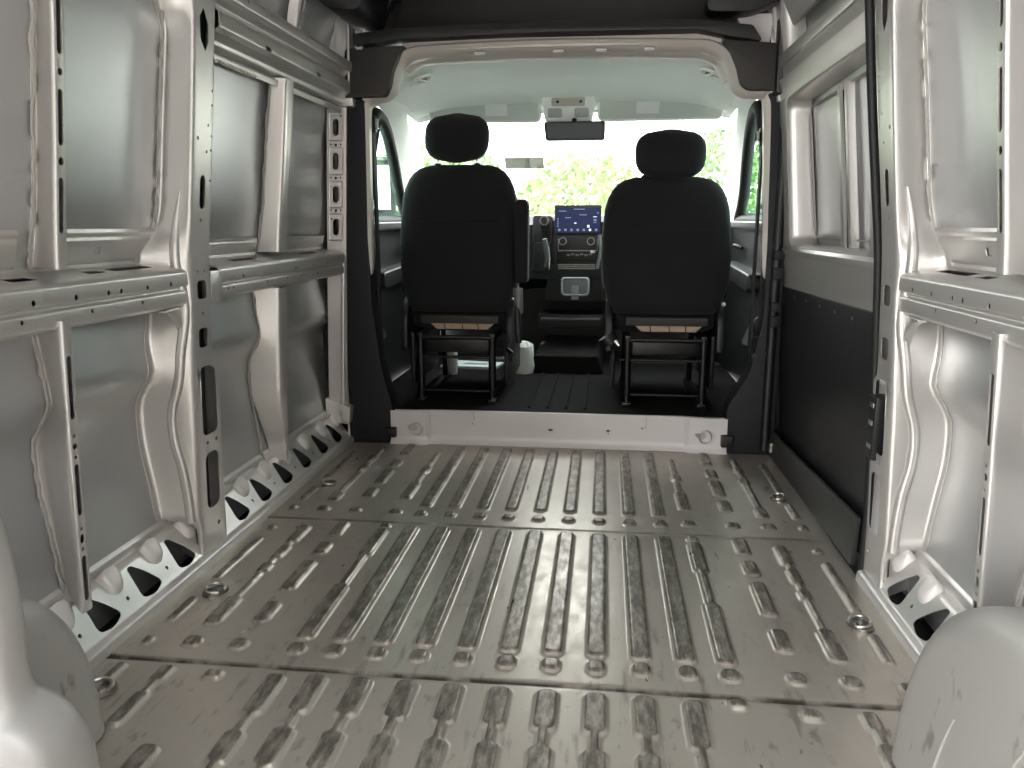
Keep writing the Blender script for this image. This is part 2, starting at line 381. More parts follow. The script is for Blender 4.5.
sides = {}
for s, nm, side in ((-1, 'wall_left', 'left'), (1, 'wall_right', 'right')):
    yend = 3.22 if s < 0 else 2.02
    flare = lambda y, z: 0 if s > 0 else .042 * min(max((y - 2.3) / .75, 0), 1) * min(max((z - .75) / .5, 0), 1)
    wall = sheet(nm, lin(.0, yend, .1), ZW, [], lambda u, v, s=s: (s * (xs(v) + flare(u, v)), u, v), SKIN, None, .002, 60)
    tag(wall, 'bare grey sheet metal ' + side + ' side wall of the cargo van, pillars and rails welded on', 'wall', kind='structure')
    sides[s] = wall

    # ---- hat-section pillar: flange on skin, side faces and inner face, all following the wall's curves
    def hat(name, y_flange0, y_in0, y_in1, y_flange1, z0, z1, holes=(), m=PAINT, lean=lambda z: (0, 0, 0), s=s, parent=wall, r=.010, floor_x=None):
        def rail(k, z):
            lf, la, lb = lean(z); X, I = xs(z) - .003, xi(z)
            P = [(X, y_flange0 - .02 + lf), (X, y_flange0 + lf), (I, y_in0 + la), (I, y_in1 + lb), (X, y_flange1 + lb), (X, y_flange1 + .02 + lb)]
            return P
        # u coordinate: 0..1 flange, 1..2 rear side, 2..3 inner face, 3..4 front side; the inner face keeps metres for its holes
        wface = y_in1 - y_in0; wside = .1
        B = [0, .03, .03 + wside, .03 + wside + wface, .03 + 2 * wside + wface, .05 + 2 * wside + wface]
        def f(u, v):
            P = rail(0, v)
            i = 0
            while i < 4 and u > B[i + 1]: i += 1
            def at(u):
                i = 0
                while i < 4 and u > B[i + 1]: i += 1
                t = min(max((u - B[i]) / (B[i + 1] - B[i]), 0), 1)
                return P[i][0] + (P[i + 1][0] - P[i][0]) * t, P[i][1] + (P[i + 1][1] - P[i][1]) * t
            # round the folds by averaging over a small window
            ps = [at(u + k * r) for k in (-1, -.5, 0, .5, 1)]
            x = sum(p[0] for p in ps) / 5; y = sum(p[1] for p in ps) / 5
            return (s * x, y, v)
        us = [B[0]]
        for b in B[1:-1]: us += [b - r, b - r * .5, b, b + r * .5, b + r]
        us += [B[-1]] + lin(B[1] + r, B[2] - r, .02) + lin(B[2] + r, B[3] - r, .014) + lin(B[3] + r, B[4] - r, .03)
        H = [[(B[2] + (p[0] - y_in0), p[1]) for p in h] for h in holes]
        return sheet(name, merge(us), lin(z0, z1, .025), H, f, m, parent, .0025, 50, 'u')

    # C pillar between the two bays
    yc0, yc1 = 1.88, 1.985
    ch = [rpoly([(1.905, 1.41), (1.925, 1.435), (1.95, 1.40), (1.95, 1.36), (1.935, 1.335), (1.912, 1.36)], .006),
          rrect(1.935, 1.0, .014, .042), circ(1.905, 1.13, .005), circ(1.95, 1.10, .004), circ(1.93, .93, .005), circ(1.955, 1.165, .004),
          rrect(1.935, .752, .024, .024, .012), rrect(1.935, .625, .024, .026, .012), circ(1.935, .69, .005), circ(1.915, .80, .004), circ(1.95, .80, .004),
          rrect(1.935, .452, .030, .095, .016), rrect(1.935, .225, .026, .08, .02), circ(1.92, .335, .005), circ(1.955, .335, .005), circ(1.95, .09, .006)]
    for k in range(5): ch.append(circ(1.972, 1.03 + .055 * k + (k % 2) * .02, .0035, 8))
    sstep = lambda a, b, z: (lambda t: t * t * (3 - 2 * t))(min(max((z - a) / (b - a), 0), 1))
    hat('pillar', 1.95, yc0, yc1, 2.02, .0, 1.78, ch, PAINT, lambda z: (((-.065 if s < 0 else -.03) - .05 * (1 - sstep(.6, .76, z))) * sstep(.09, .15, z) - .075 * math.exp(-((z - .83) / .06) ** 2) - .16 * sstep(1.36, 1.6, z), -.05 * sstep(1.45, 1.75, z), .04 * (1 - sstep(.52, .56, z))))
    sheet('pillar_cavity', lin(1.892, 1.975, .04), lin(.02, 1.6, .04), [], lambda u, v: (s * (xi(v) + .022), u, v), BLACK, wall, .002)  # black sheet behind the holes stands in for shade inside the pillar
    # the pressed channel running down the pillar's rear face
    chan = []
    for z, fr in ((1.00, .30), (.92, .36), (.83, .26), (.74, .15), (.68, .13), (.60, .24), (.52, .30), (.44, .38), (.36, .38), (.28, .28), (.20, .22), (.13, .2)):
        yf = 1.95 + ((-.065 if s < 0 else -.03) - .05 * (1 - sstep(.6, .76, z))) - .075 * math.exp(-((z - .83) / .06) ** 2)
        chan.append((xi(z) + (xs(z) - xi(z)) * fr + .003, yc0 + (yf - yc0) * fr - .001, z))
    tube('pressed_rib', [(s * a, b, c) for a, b, c in catmull(chan, 5)], [min(.013, .003 + .0012 * k) for k in range(56)], PAINT, wall, 10)
    arc = [(1.878 - .085 * (1 - math.sin(a)) , .705 - .10 * (1 - math.cos(a))) for a in np.linspace(0, math.pi / 2, 9)]
    prism('corner_gusset', [(1.885, .715)] + [(1.793, .712)] + arc + [(1.885, .60)], lambda u, v, d, s=s: (s * (.877 + d), u, v), 0, .02, PAINT, wall, .004)
    # rib in the middle of the rear bay, split above and below the belt rail, and the rear bay's next rib beside the camera
    def slots(y, z0, z1, ln, gap):
        out = []; z = z0; k = 0
        while z + ln < z1:
            out.append(rrect(y, z + ln / 2, .006, ln / 2)); out.append(circ(y, z + ln + gap * .5, .006, 8)); z += ln + gap
        return out
    up = [rrect(1.406, .955, .007, .052), circ(1.406, 1.036, .008, 8), rrect(1.406, 1.115, .007, .05), circ(1.406, 1.195, .007, 8), rrect(1.406, 1.275, .007, .05), rrect(1.406, 1.43, .007, .05)]
    lo = [rrect(1.406, .60, .007, .065), circ(1.406, .50, .004, 8), circ(1.406, .478, .007, 8), circ(1.406, .455, .004, 8), rrect(1.406, .385, .007, .055), circ(1.406, .30, .004, 8), rrect(1.406, .278, .006, .010), circ(1.406, .255, .004, 8), rrect(1.406, .19, .007, .05)]
    hat('upper_rib', 1.455, 1.388, 1.424, 1.475, .835, 1.80, up, PAINT)
    hat('lower_rib', 1.465, 1.388, 1.424, 1.485, .115, .735, lo, PAINT)
    # seam sealer squeezed out along the ribs and the pillar
    def sealer(y, z0, z1, seed, x=None):
        rnd = random.Random(seed); P = []; rr = []
        for z in lin(z0, z1, .02):
            P.append((s * (xs(z) - .006), y + rnd.uniform(-.005, .005), z)); rr.append(rnd.choice((.0025, .003, .004, .006)))
        return plabel(tube('seam_sealer', P, rr, PUTTY, wall, 7), 'lumpy grey bead of seam sealer')
    sealer(1.437, .83, 1.5, 3 + s); sealer(1.447, .13, .70, 5 + s); sealer(1.868 if s < 0 else 1.905, .84, 1.5, 8 + s)

    # ---- belt rail of the rear bay: pierced shelf and stepped double face
    def belt(y0, y1, holes_t, face_holes, zt=.812, name='belt_rail'):
        pts = [(.955, zt + .03), (.95, zt + .012), (.895, zt + .002), (.868, zt - .004), (.862, zt - .012), (.862, zt - .043), (.876, zt - .047), (.876, zt - .055), (.866, zt - .059), (.866, zt - .088), (.878, zt - .096), (.95, zt - .105)]
        L, f = polyline(pts, .003)
        H = [rrect(cy, v, hy, hv, .006) for cy, v, hy, hv in holes_t] + [circ(cy, v, r, 8) for cy, v, r in face_holes]
        box('rail_cavity', s * .884, s * .94, y0, y1, zt - .085, zt - .012, BLACK, wall, .002, 1)  # black box stands in for the shade inside the rail
        return sheet(name, lin(y0, y1, .06), merge(L, lin(0, L[-1], .02)), H, lambda u, v: (s * f(v)[0], u, f(v)[1]), PAINT, wall, .0025, 45)
    fh = [(y, .135, .0065) for y in (1.22, 1.33, 1.45, 1.555, 1.60, 1.70, 1.80)] + [(y, .182, .005) for y in (1.15, 1.30, 1.50, 1.68)]
    belt(.05, 1.905, [(1.72, .052, .075, .014), (1.585, .056, .03, .012), (1.36, .06, .035, .014), (1.0, .052, .08, .014)], fh)
    # lower reinforcement strip between shelf and panel, pierced, and the pressed line above it
    for a, b in ((1.49, 1.93), (.85, 1.40)):
        hh = [rrect(a + (b - a) * .36, .862, .012, .008, .004), circ(a + (b - a) * .9, .87, .011, 10)]
        L, f = polyline([(.962, .83), (.948, .838), (.936, .885), (.938, .893), (.932, .9), (.934, .91)], .003)
        sheet('panel_foot_strip', lin(a, b, .05), merge(L, lin(0, L[-1], .012)), [[(p[0], p[1] - .8 - .02) for p in h] for h in hh], lambda u, v, f=f: (s * f(v)[0], u, f(v)[1]), PAINT, wall, .002)

    # ---- sill: kerb at the floor edge and the sloping pierced face with its dark pockets
    ysill1 = 3.14 if s < 0 else 2.0
    pts = [(.868, -.004), (.870, .018), (.876, .0235), (.889, .026), (.944, .107), (.952, .114), (.966, .118), (.969, .135), (.974, .14), (.982, .15)]
    L, f = polyline(pts, .004)
    v_lo = float(sum(np.linalg.norm(np.array(pts[i + 1]) - np.array(pts[i])) for i in range(3)))
    starts = [y for y in (1.274, 1.446, 1.614, 1.778) + ((2.112, 2.28, 2.459, 2.637, 2.821, 2.987) if s < 0 else ())]
    H = []
    for y in starts:
        sq = 1.0
        H.append(rpoly([(y, v_lo + .012), (y + .006, v_lo + .05), (y + .012, v_lo + .094), (y + .03, v_lo + .094), (y + .062, v_lo + .06), (y + .090, v_lo + .016), (y + .045, v_lo + .002)], .016, 4))
        H.append(circ(y + .128, v_lo + .035, .0055, 8))
    sheet('pierced_sill', lin(.2, ysill1, .035), merge(L, lin(0, L[-1], .012)), H, lambda u, v, f=f: (s * f(v)[0], u, f(v)[1]), PAINT, wall, .0025, 40)
    for y in starts:                               # tan wedge pressed between two pockets
        if y > 2.99: continue
        a = y + .118; c0 = np.array([.940, a, .098]); e1 = np.array([.075, 0, .109]) / .1323; e2 = np.array([0, 1., 0]); e3 = np.array([-.109, 0, .075]) / .1323
        bm = bmesh.new(); rr_ = []
        for h, k in ((-.006, 1.08), (.004, 1.0), (.012, .92), (.017, .80), (.0195, .55), (.020, .2)):
            ring_ = []
            for j in range(24):
                q = 2 * math.pi * j / 24; cu = math.copysign(abs(math.cos(q)) ** .7, math.cos(q)); cv = math.copysign(abs(math.sin(q)) ** .7, math.sin(q))
                p = c0 + e1 * (.032 * cu * k + h * .5) + e2 * (.036 * cv * k * (1 - .35 * (1 - cu) / 2)) + e3 * h; ring_.append((s * p[0], p[1], p[2]))
            rr_.append(ring_)
        bm_loft(bm, rr_)
        from_bm('sill_wedge', bm, PALE, wall)
    # closed sill cavity, lined black in place of the shade inside the pockets
    CL, cfn = polyline([(.866, -.006), (.872, -.04), (.984, -.04), (.984, .145)])
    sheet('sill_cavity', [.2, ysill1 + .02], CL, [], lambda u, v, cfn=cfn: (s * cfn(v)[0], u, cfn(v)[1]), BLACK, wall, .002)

    # ---- wheel arch with rounded shoulder and pressed ribs
    prof = [(.10, 0), (1.312, 0), (1.312, .08), (1.302, .16), (1.275, .24), (1.225, .31), (1.14, .362), (1.02, .395), (.85, .41), (.7, .412), (.5, .40), (.35, .36), (.22, .28), (.14, .15)]
    if s < 0: prof = [(a - .095, b * .93) for a, b in prof]
    pr = catmull(prof[1:] + [(.10, 0)], 4)
    def inset(P, d):
        out = []; n = len(P)
        for i, p in enumerate(P):
            a, b = P[max(i - 1, 0)], P[min(i + 1, n - 1)]
            t = np.array(b) - np.array(a); t = t / (np.linalg.norm(t) + 1e-9); nn = np.array([-t[1], t[0]])
            q = np.array(p) + nn * d
            out.append((q[0], max(q[1], 0)))
        return out
    rings = []
    RR = .06
    for k in range(9):
        th = R(90 * k / 8); x = .705 + RR * (1 - math.sin(th)); ins = RR * (1 - math.cos(th))
        rings.append((x, inset(pr, ins)))
    rings = [(1.02, pr)] + [(.9, pr)] + rings
    V = []; Fc = []
    n = len(pr)
    for x, P in rings: V += [(s * (x + .03 * max(0, p[1]) / .38 * (1 if x < .9 else 0)), p[0], p[1]) for p in P]
    for a in range(len(rings) - 1):
        for j in range(n - 1): Fc.append((a * n + j, a * n + j + 1, (a + 1) * n + j + 1, (a + 1) * n + j))
    Fc.append(tuple((len(rings) - 1) * n + j for j in range(n)))
    wa = from_py('wheel_arch', V, Fc, ARCH, wall, 60); plabel(wa, 'rounded steel wheel arch at the ' + side + ' edge of the floor')
    for y, zt in ((1.13, .20), (.99, .27), (.84, .30)):
        P = [(s * (.7035 + .030 * z / .38 + .05 * max(0, (z - zt * .8) / .1) ** 2 * .1), y + (0 if s > 0 else -.095) - .25 * z * z / .3, z) for z in lin(.01, zt, .02)]
        tube('pressed_ridge', P, [.0035 * min(1, 1.2 - z / zt * .9 + .2) for z in lin(.01, zt, .02)], ARCH, wa, 8)

# ------------------------------------------------------------------ left front bay
wl_ = sides[-1]
s = -1
# belt rail of the front bay (separate pressing with a lip at its rear end)
def belt_front():
    zt = .808
    pts = [(.955, zt + .03), (.95, zt + .012), (.895, zt + .002), (.868, zt - .004), (.862, zt - .012), (.862, zt - .043), (.876, zt - .046), (.876, zt - .053), (.866, zt - .057), (.866, zt - .082), (.878, zt - .09), (.95, zt - .098)]
    L, f = polyline(pts, .003)
    H = [rrect(2.30, .055, .085, .013, .006), rrect(2.83, .055, .085, .013, .006)]
    H += [circ(y, .135, r, 8) for y, r in ((2.13, .004), (2.19, .006), (2.33, .004), (2.58, .005), (2.60, .006), (2.75, .005), (2.9, .005))]
    H += [circ(y, .18, .005, 8) for y in (2.10, 2.13, 2.36, 2.52, 2.64, 2.8)]
    box('rail_cavity', -.94, -.884, 2.05, 3.09, zt - .08, zt - .012, BLACK, wl_, .002, 1)  # black fill in place of shade behind the rail's holes
    sheet('belt_rail', lin(2.045, 3.10, .06), merge(L, lin(0, L[-1], .02)), H, lambda u, v: (-f(v)[0], u, f(v)[1]), PAINT, wl_, .0025, 45)
    box('rail_end_plate', -.885, -.858, 1.99, 2.055, .712, .797, PAINT, wl_, .006)
belt_front()
# upper rail: ribbed, pierced cant rail
pts = [(.862, 1.50), (.80, 1.532), (.795, 1.525), (.797, 1.498), (.812, 1.493), (.826, 1.478), (.822, 1.462), (.806, 1.458), (.807, 1.418), (.822, 1.41), (.838, 1.392), (.84, 1.38), (.875, 1.372)]
L, f = polyline(pts, .004)
H = [circ(y, v, .005, 8) for y in (2.2, 2.35, 2.5, 2.62, 2.78, 2.95) for v in (.085,)] + [circ(y, v, r, 8) for v, ys_ in ((.165, (2.12, 2.2, 2.31, 2.42, 2.6, 2.75, 2.9, 3.0)),) for y, r in ((a, .006) for a in ys_)]
H += [rrect(2.34, .142 + .06, .02, .006), rrect(2.75, .202, .02, .006)]
sheet('cant_rail', lin(2.04, 3.12, .06), merge(L, lin(0, L[-1], .014)), H, lambda u, v: (-f(v)[0], u, f(v)[1]), PAINT, wl_, .0025, 40)
# serrated flange under the cant rail
fl = polyline([(.868, 1.375), (.846, 1.362), (.85, 1.345)], .003)
sheet('cant_rail_flange', lin(2.04, 3.1, .05), merge(fl[0]), [], lambda u, v: (-fl[1](v)[0], u, fl[1](v)[1]), PAINT, wl_, .003)
for k in range(26):
    y = 2.09 + k * .018
    if k < 14 or k > 24: box('flange_tab', -.852, -.842, y, y + .009, 1.340, 1.350, PAINT, wl_, .001, 1)
# the closed upper bay panel above the cant rail with its slotted post
pst = polyline([(.83, 2.60), (.80, 2.61), (.80, 2.66), (.83, 2.67)], .005)
sheet('roof_post', merge(pst[0], lin(0, pst[0][-1], .01)), lin(1.53, 1.84, .03), [rrect(.054, 1.65, .006, .08), rrect(.054, 1.55, .004, .008)], lambda u, v: (-(pst[1](u)[0] - (.83 - xs(v))) + .0, pst[1](u)[1], v), PAINT, wl_, .0025)
# rib in the middle of the front bay
def rib_front(z0, z1, lo, name):
    P = lambda z: [(xs(z) - .003, 2.485 if z > .8 else 2.47), (xi(z) + .028, 2.50), (xi(z) + .028, 2.565), (xi(z) + .055, 2.572), (xi(z) + .055, 2.60), (xs(z) - .003, 2.605)]
    B, f0 = polyline([(0, 0), (.07, 0), (.135, 0), (.162, 0), (.19, 0), (.23, 0)])
    def fm(u, v):
        Q = P(v)
        def at(u):
            i = 0
            while i < 4 and u > B[i + 1]: i += 1
            t = min(max((u - B[i]) / (B[i + 1] - B[i]), 0), 1)
            return np.array(Q[i]) * (1 - t) + np.array(Q[i + 1]) * t
        p = sum(at(u + k * .006) for k in (-1, -.5, 0, .5, 1)) / 5
        taper = 1.
        if lo and v < .33: taper = max(.25, (v - .08) / .25)
        y = 2.54 + (p[1] - 2.54) * taper
        return (-p[0], y, v)
    us = merge([0, .23], *[[b - .006, b, b + .006] for b in B[1:-1]], lin(0, .23, .02))
    H = [rrect(.176, z, .006, .05) for z in ((1.22, 1.06, .93) if not lo else (.62, .42))]
    sheet(name, us, lin(z0, z1, .025), H, fm, PAINT, wl_, .0025, 50, 'u')
rib_front(.83, 1.372, False, 'upper_rib'); rib_front(.10, .71, True, 'lower_rib')
tube('rib_loop', [(-.846 + .0, 2.585 + .016 * math.cos(a), 1.338 + .016 * math.sin(a)) for a in np.linspace(math.pi, 2 * math.pi, 9)], .004, STEEL, wl_, 6)
for y, z0, z1, sd in ((2.478, .84, 1.36, 21), (2.462, .12, .70, 22)):
    rnd = random.Random(sd)
    tube('seam_sealer', [(-(xs(z) - .006), y + rnd.uniform(-.004, .004), z) for z in lin(z0, z1, .025)], [rnd.choice((.003, .004, .006)) for _ in lin(z0, z1, .025)], PUTTY, wl_, 6)
for a, b in ((2.05, 2.46), (2.62, 3.08)):
    L2, f2 = polyline([(.962, .826), (.950, .832), (.937, .862), (.939, .868), (.934, .876)], .003)
    sheet('panel_foot_strip', lin(a, b, .06), merge(L2), [], lambda u, v, f2=f2: (-f2(v)[0], u, f2(v)[1]), PAINT, wl_, .002)
# B pillar: plate of four oval-pierced panels facing rearwards, beside a ribbed inner face
def bp(u, v):      # u from the skin inwards (0..0.085), then round to the inner face
    I = interp([(-.1, .897), (0, .895), (.48, .877), (.855, .862), (1.36, .838), (1.62, .81), (1.8, .76)], v); X = I + .074
    if u <= .085: t = u / .085; return (-(X + (I - X) * t), 3.115 + .03 * (1 - t) * 0 + .012 * t, v)
    return (-(I - .001), 3.127 + (u - .085), v)
H = []
for zc in (1.295, 1.165, 1.036, .907): H.append(rrect(.040, zc, .013, .032))
for zc in (1.228, 1.10, .972): H += [circ(.04, zc, .006, 8), circ(.018, zc + .002, .004, 8), circ(.062, zc + .002, .004, 8)]
H += [circ(.062, 1.338, .004, 8), circ(.02, .94, .004, 8)]
bpo = sheet('front_pillar', merge(lin(0, .085, .01), [.082, .088], lin(.085, .19, .02)), lin(.12, 1.78, .025), H, bp, PAINT, wl_, .0025, 40, 'u')
for zc in (1.295, 1.165, 1.036, .907):      # raised rim round every oval panel
    pan = rrect(.041, zc, .030, .052, .008, 3)
    tube('panel_rim', [(lambda p: (p[0], p[1] - .002, p[2]))(bp(u, v)) for u, v in pan], .0035, PAINT, bpo, 6, True)
    tube('oval_rim', [(lambda p: (p[0], p[1] - .002, p[2]))(bp(u, v)) for u, v in rrect(.040, zc, .016, .035)], .003, PALE, bpo, 6, True)
tube('pillar_fold', [(-(xi(z) + .012), 3.105, z) for z in lin(.11, .78, .05)], .009, PAINT, wl_, 10)
tube('pillar_fold', [(-(interp([(0, .892), (.48, .874), (.855, .859), (1.36, .835)], z)), 3.15, z) for z in lin(.02, 1.36, .05)], .008, PAINT, wl_, 10)
prism('pillar_foot', [(-.97, .10), (-.87, .085), (-.862, .16), (-.93, .19), (-.97, .2)], XZ, 3.09, 3.14, PAINT, wl_, .005)
tube('cavity_sleeve', [(-.9, 3.16, .9), (-.9, 3.16, 1.35)], .03, BLACK, wl_, 10)
# door-seal channel at the front pillar's top and the grey post beside the overhead shelf
box('pillar_head', -.865, -.80, 3.10, 3.2, 1.37, 1.80, PAINT, wl_, .01)
tube('pillar_head_fold', [(-.812, 3.095, 1.42), (-.806, 3.095, 1.6), (-.80, 3.09, 1.78)], .007, PAINT, wl_, 8)
box('white_tab', -.775, -.75, 3.085, 3.10, 1.575, 1.645, SILL, wl_, .002)

# ------------------------------------------------------------------ right side: sliding door bay
wr_ = sides[1]
door = empty('door_1', (.93, 2.6, 0), 'closed sliding side door on the right with pressed grey upper panel and black lower board', 'sliding door', kind='structure')
def dchild(o): return loc_parent(o, door)
xd = lambda z: interp([(-.1, .985), (.3, .985), (.66, .972), (.85, .955), (1.05, .935), (1.3, .905), (1.5, .88), (1.8, .84)], z)
dchild(sheet('door_skin', lin(2.03, 3.24, .1), lin(-.05, 1.8, .05), [], lambda u, v: (xd(v) + .012, u, v), SKIN, None, .002, 50))
xf = lambda z: interp([(.0, .905), (.55, .895), (.68, .888), (.8, .875), (1.0, .858), (1.36, .825), (1.5, .81), (1.75, .78)], z)
# inner frame pressing with the big window-shaped recess
def dfr():
    rec = rpoly([(2.12, .835), (3.03, .835), (3.03, 1.355), (2.12, 1.375)], .05, 6)
    up_ = rpoly([(2.12, 1.52), (3.04, 1.51), (3.04, 1.72), (2.12, 1.72)], .02, 4)
    o = sheet('door_frame', lin(2.045, 3.17, .05), lin(.67, 1.78, .025), [rec, up_], lambda u, v: (xf(v), u, v), PAINT, None, .003, 40)
    dchild(o)
    # shoulders of the recess run outward to the skin
    for poly in (rec, up_):
        n = len(poly); V = []; Fc = []
        rings = [(0, 0), (.004, .004), (.01, .012), (.016, .03), (.018, 1.)]
        cu = sum(p[0] for p in poly) / n; cv = sum(p[1] for p in poly) / n
        for ins, dep in rings:
            for (u, v) in poly:
                du = cu - u; dv = cv - v; l = math.hypot(du, dv); u2 = u + du / l * ins; v2 = v + dv / l * ins
                x0 = xf(v); x1 = xd(v2) + .008; V.append((x0 + (dep if dep < 1 else (x1 - x0)), u2, v2))
        for a in range(len(rings) - 1):
            for j in range(n): Fc.append((a * n + j, a * n + (j + 1) % n, (a + 1) * n + (j + 1) % n, (a + 1) * n + j))
        dchild(from_py('recess_shoulder', V, Fc, PAINT, None, 60))
dfr()
# ledge under the recess, upper rail ledges, twin vertical bars
dchild(prism('recess_ledge', [(.866, .805), (.95, .83), (.953, .845), (.87, .833), (.862, .822)], lambda u, v, d: (u, d, v), 2.05, 3.12, PAINT, None, .003))
dchild(prism('window_rail', [(.803, 1.425), (.822, 1.36), (.835, 1.362), (.815, 1.43)], lambda u, v, d: (u, d, v), 2.05, 3.16, PALE, None, .003))
dchild(prism('window_rail', [(.795, 1.505), (.802, 1.47), (.825, 1.47), (.815, 1.51)], lambda u, v, d: (u, d, v), 2.05, 3.16, PAINT, None, .003))
for y, wd in ((2.585, .018), (2.515, .014)):
    dchild(plabel(prism('window_bar', [(y - wd, .815), (y + wd, .815), (y + wd * .8, 1.33), (y - wd * .8, 1.33)], lambda u, v, d: (xd(v) - d, u, v), -.006, .022, PAINT, None, .006, 3), 'vertical stiffening bar in the window recess'))
tube_o = tube('bar_slot', [(xd(z) - .012, 2.55, z) for z in lin(.84, 1.31, .06)], .006, RUBBER, None, 6); dchild(tube_o)
tube_o = tube('recess_seal', [(xd(v) - .001, u, v) for u, v in rpoly([(2.16, .868), (3.0, .868), (3.0, 1.32), (2.16, 1.335)], .05, 6)], .0035, PUTTY, None, 6, True); dchild(tube_o)
# black board on the lower half
bd = prism('lower_board', [(2.06, .012), (2.06, .695), (3.165, .678), (3.165, .012)], lambda u, v, d: (xf(v) - .004 - d + .022 * max(0, (.1 - v) / .1), u, v), -.012, .006, BOARD, None, .004)
dchild(plabel(bd, 'black textured board over the lower half of the sliding door'))
for k in range(5):
    dchild(disc('board_clip', (xf(.66) - .012, 2.25 + .17 * k, .660), (1, 0, 0), .006, .006, DULL, None, 10))
st = prism('step_guard', [(2.06, .01), (2.06, .145), (2.95, .105), (3.16, .10), (3.16, .0)], lambda u, v, d: (.882 - d + v * .05, u, v), 0, .014, mat('worn_dark_grey_plastic', (.03, .03, .03), .4), None, .004)
dchild(plabel(st, 'black plastic strip along the foot of the sliding door'))
dchild(tube('board_edge_trim', [(.878, 3.17, z) for z in lin(.03, .66, .07)], .006, PALE, None, 8))
# rubber seal round the rear edge of the opening and the black lock block
tube('door_seal', [(xi(z) - .001 + .006 * math.sin(z * 3), 2.012, z) for z in lin(.02, 1.75, .05)], .011, RUBBER, wr_, 10)
lk = box('door_latch', .862, .90, 1.958, 2.012, .335, .50, BLACK, wr_, .008); plabel(lk, 'black door latch block on the pillar')
for z in (.37, .43, .475): box('latch_slot', .860, .866, 1.968, 1.995, z - .006, z + .006, STEEL, lk, .002)
# overhead rail of the sliding door and the dark track
rail_track = prism('door_track', [(.76, 1.76), (.83, 1.60), (.86, 1.62), (.80, 1.78)], lambda u, v, d: (u, d, v), 2.05, 3.2, ROOF, None, .004); dchild(rail_track)
dchild(box('track_roller', .80, .83, 2.62, 2.70, 1.60, 1.64, BLACK, None, .006))
# right front corner: fold and hinge plates
dchild(prism('corner_plate', [(3.10, 1.36), (3.18, 1.36), (3.18, 1.72), (3.12, 1.72)], lambda u, v, d: (xf(v) - .012 + d, u, v), 0, .02, PALE, None, .003))
for z in (1.42, 1.53, 1.62): dchild(disc('plate_bolt', (xf(z) - .016, 3.14, z), (1, 0, 0), .007, .006, DULL, None, 10))

# ------------------------------------------------------------------ ceiling
def roofz(x): return 1.965 - .12 * abs(x / .8) ** 4
ceil = sheet('ceiling', lin(-.76, .76, .08), lin(-.1, 3.6, .3), [], lambda u, v: (u, v, roofz(u)), ROOF, None, .003, 60)
tag(ceil, 'bare grey high roof over the cargo bay', 'ceiling', kind='structure')
for y in (.35, .95, 1.55, 2.15, 2.75):
    P = lambda v: roofz(v)
    rb = sheet('roof_bow', merge([0, .02, .03, .07, .08, .1]), lin(-.74, .74, .08), [], lambda u, v, y=y: (v, y + u, roofz(v) - (.006 if u < .015 or u > .085 else .035)), PAINT, ceil, .002)
wedge = {}
for s in (-1, 1):       # cove closing the side wall to the roof
    sheet('roof_cove', lin(-.05, 3.6, .3), lin(0, 1, .1), [], lambda u, v, s=s: (s * (.70 + .10 * (1 - v)), u, 1.72 + .15 * v + .02 * math.sin(v * 3.14)), ROOF, ceil, .003, 60)

# ------------------------------------------------------------------ floor: one sheet with pressed ribs
FX0, FX1, FY0, FY1 = -.875, .875, .10, 3.135
nx = 440; ny = 560
gx = np.linspace(FX0, FX1, nx); gy = np.linspace(FY0, FY1, ny)
Hh = np.zeros((ny, nx))
def bead(x, y0, y1, hw, h=.0100, edge=.0075):
    ix = np.where((gx > x - hw - .03) & (gx < x + hw + .03))[0]; iy = np.where((gy > y0 - .03) & (gy < y1 + .03))[0]
    if len(ix) == 0 or len(iy) == 0: return
    X, Y = np.meshgrid(gx[ix], gy[iy])
    r = min(hw, (y1 - y0) / 2) * .75
    qx = np.abs(X - x) - (hw - r); qy = np.abs(Y - (y0 + y1) / 2) - ((y1 - y0) / 2 - r)
    d = np.hypot(np.maximum(qx, 0), np.maximum(qy, 0)) + np.minimum(np.maximum(qx, qy), 0) - r
    t = np.clip((-d + edge * .15) / edge, 0, 1); t = t * t * (3 - 2 * t)
    sub = Hh[np.ix_(iy, ix)]; Hh[np.ix_(iy, ix)] = np.maximum(sub, h * t)
W = .0225
for k in range(-4, 5):
    x = .0955 * k
    bead(x, 2.385, 3.085, W * .95); bead(x, 2.300, 2.345, W * .9)
    bead(x, 1.535, 2.222, W * 1.05); bead(x, 1.474, 1.522, W * .95)
    if k == 4:
        bead(x, 1.25, 1.405, W); bead(x, 1.0, 1.27, .011); bead(x, 1.12, 1.20, W)
    else:
        bead(x, 1.275, 1.408, W * 1.1); bead(x, 1.22, 1.29, .012); bead(x, 1.12, 1.235, W * 1.1); bead(x, 1.05, 1.13, .012); bead(x, .85, 1.065, W * 1.1); bead(x, .2, .86, .012)
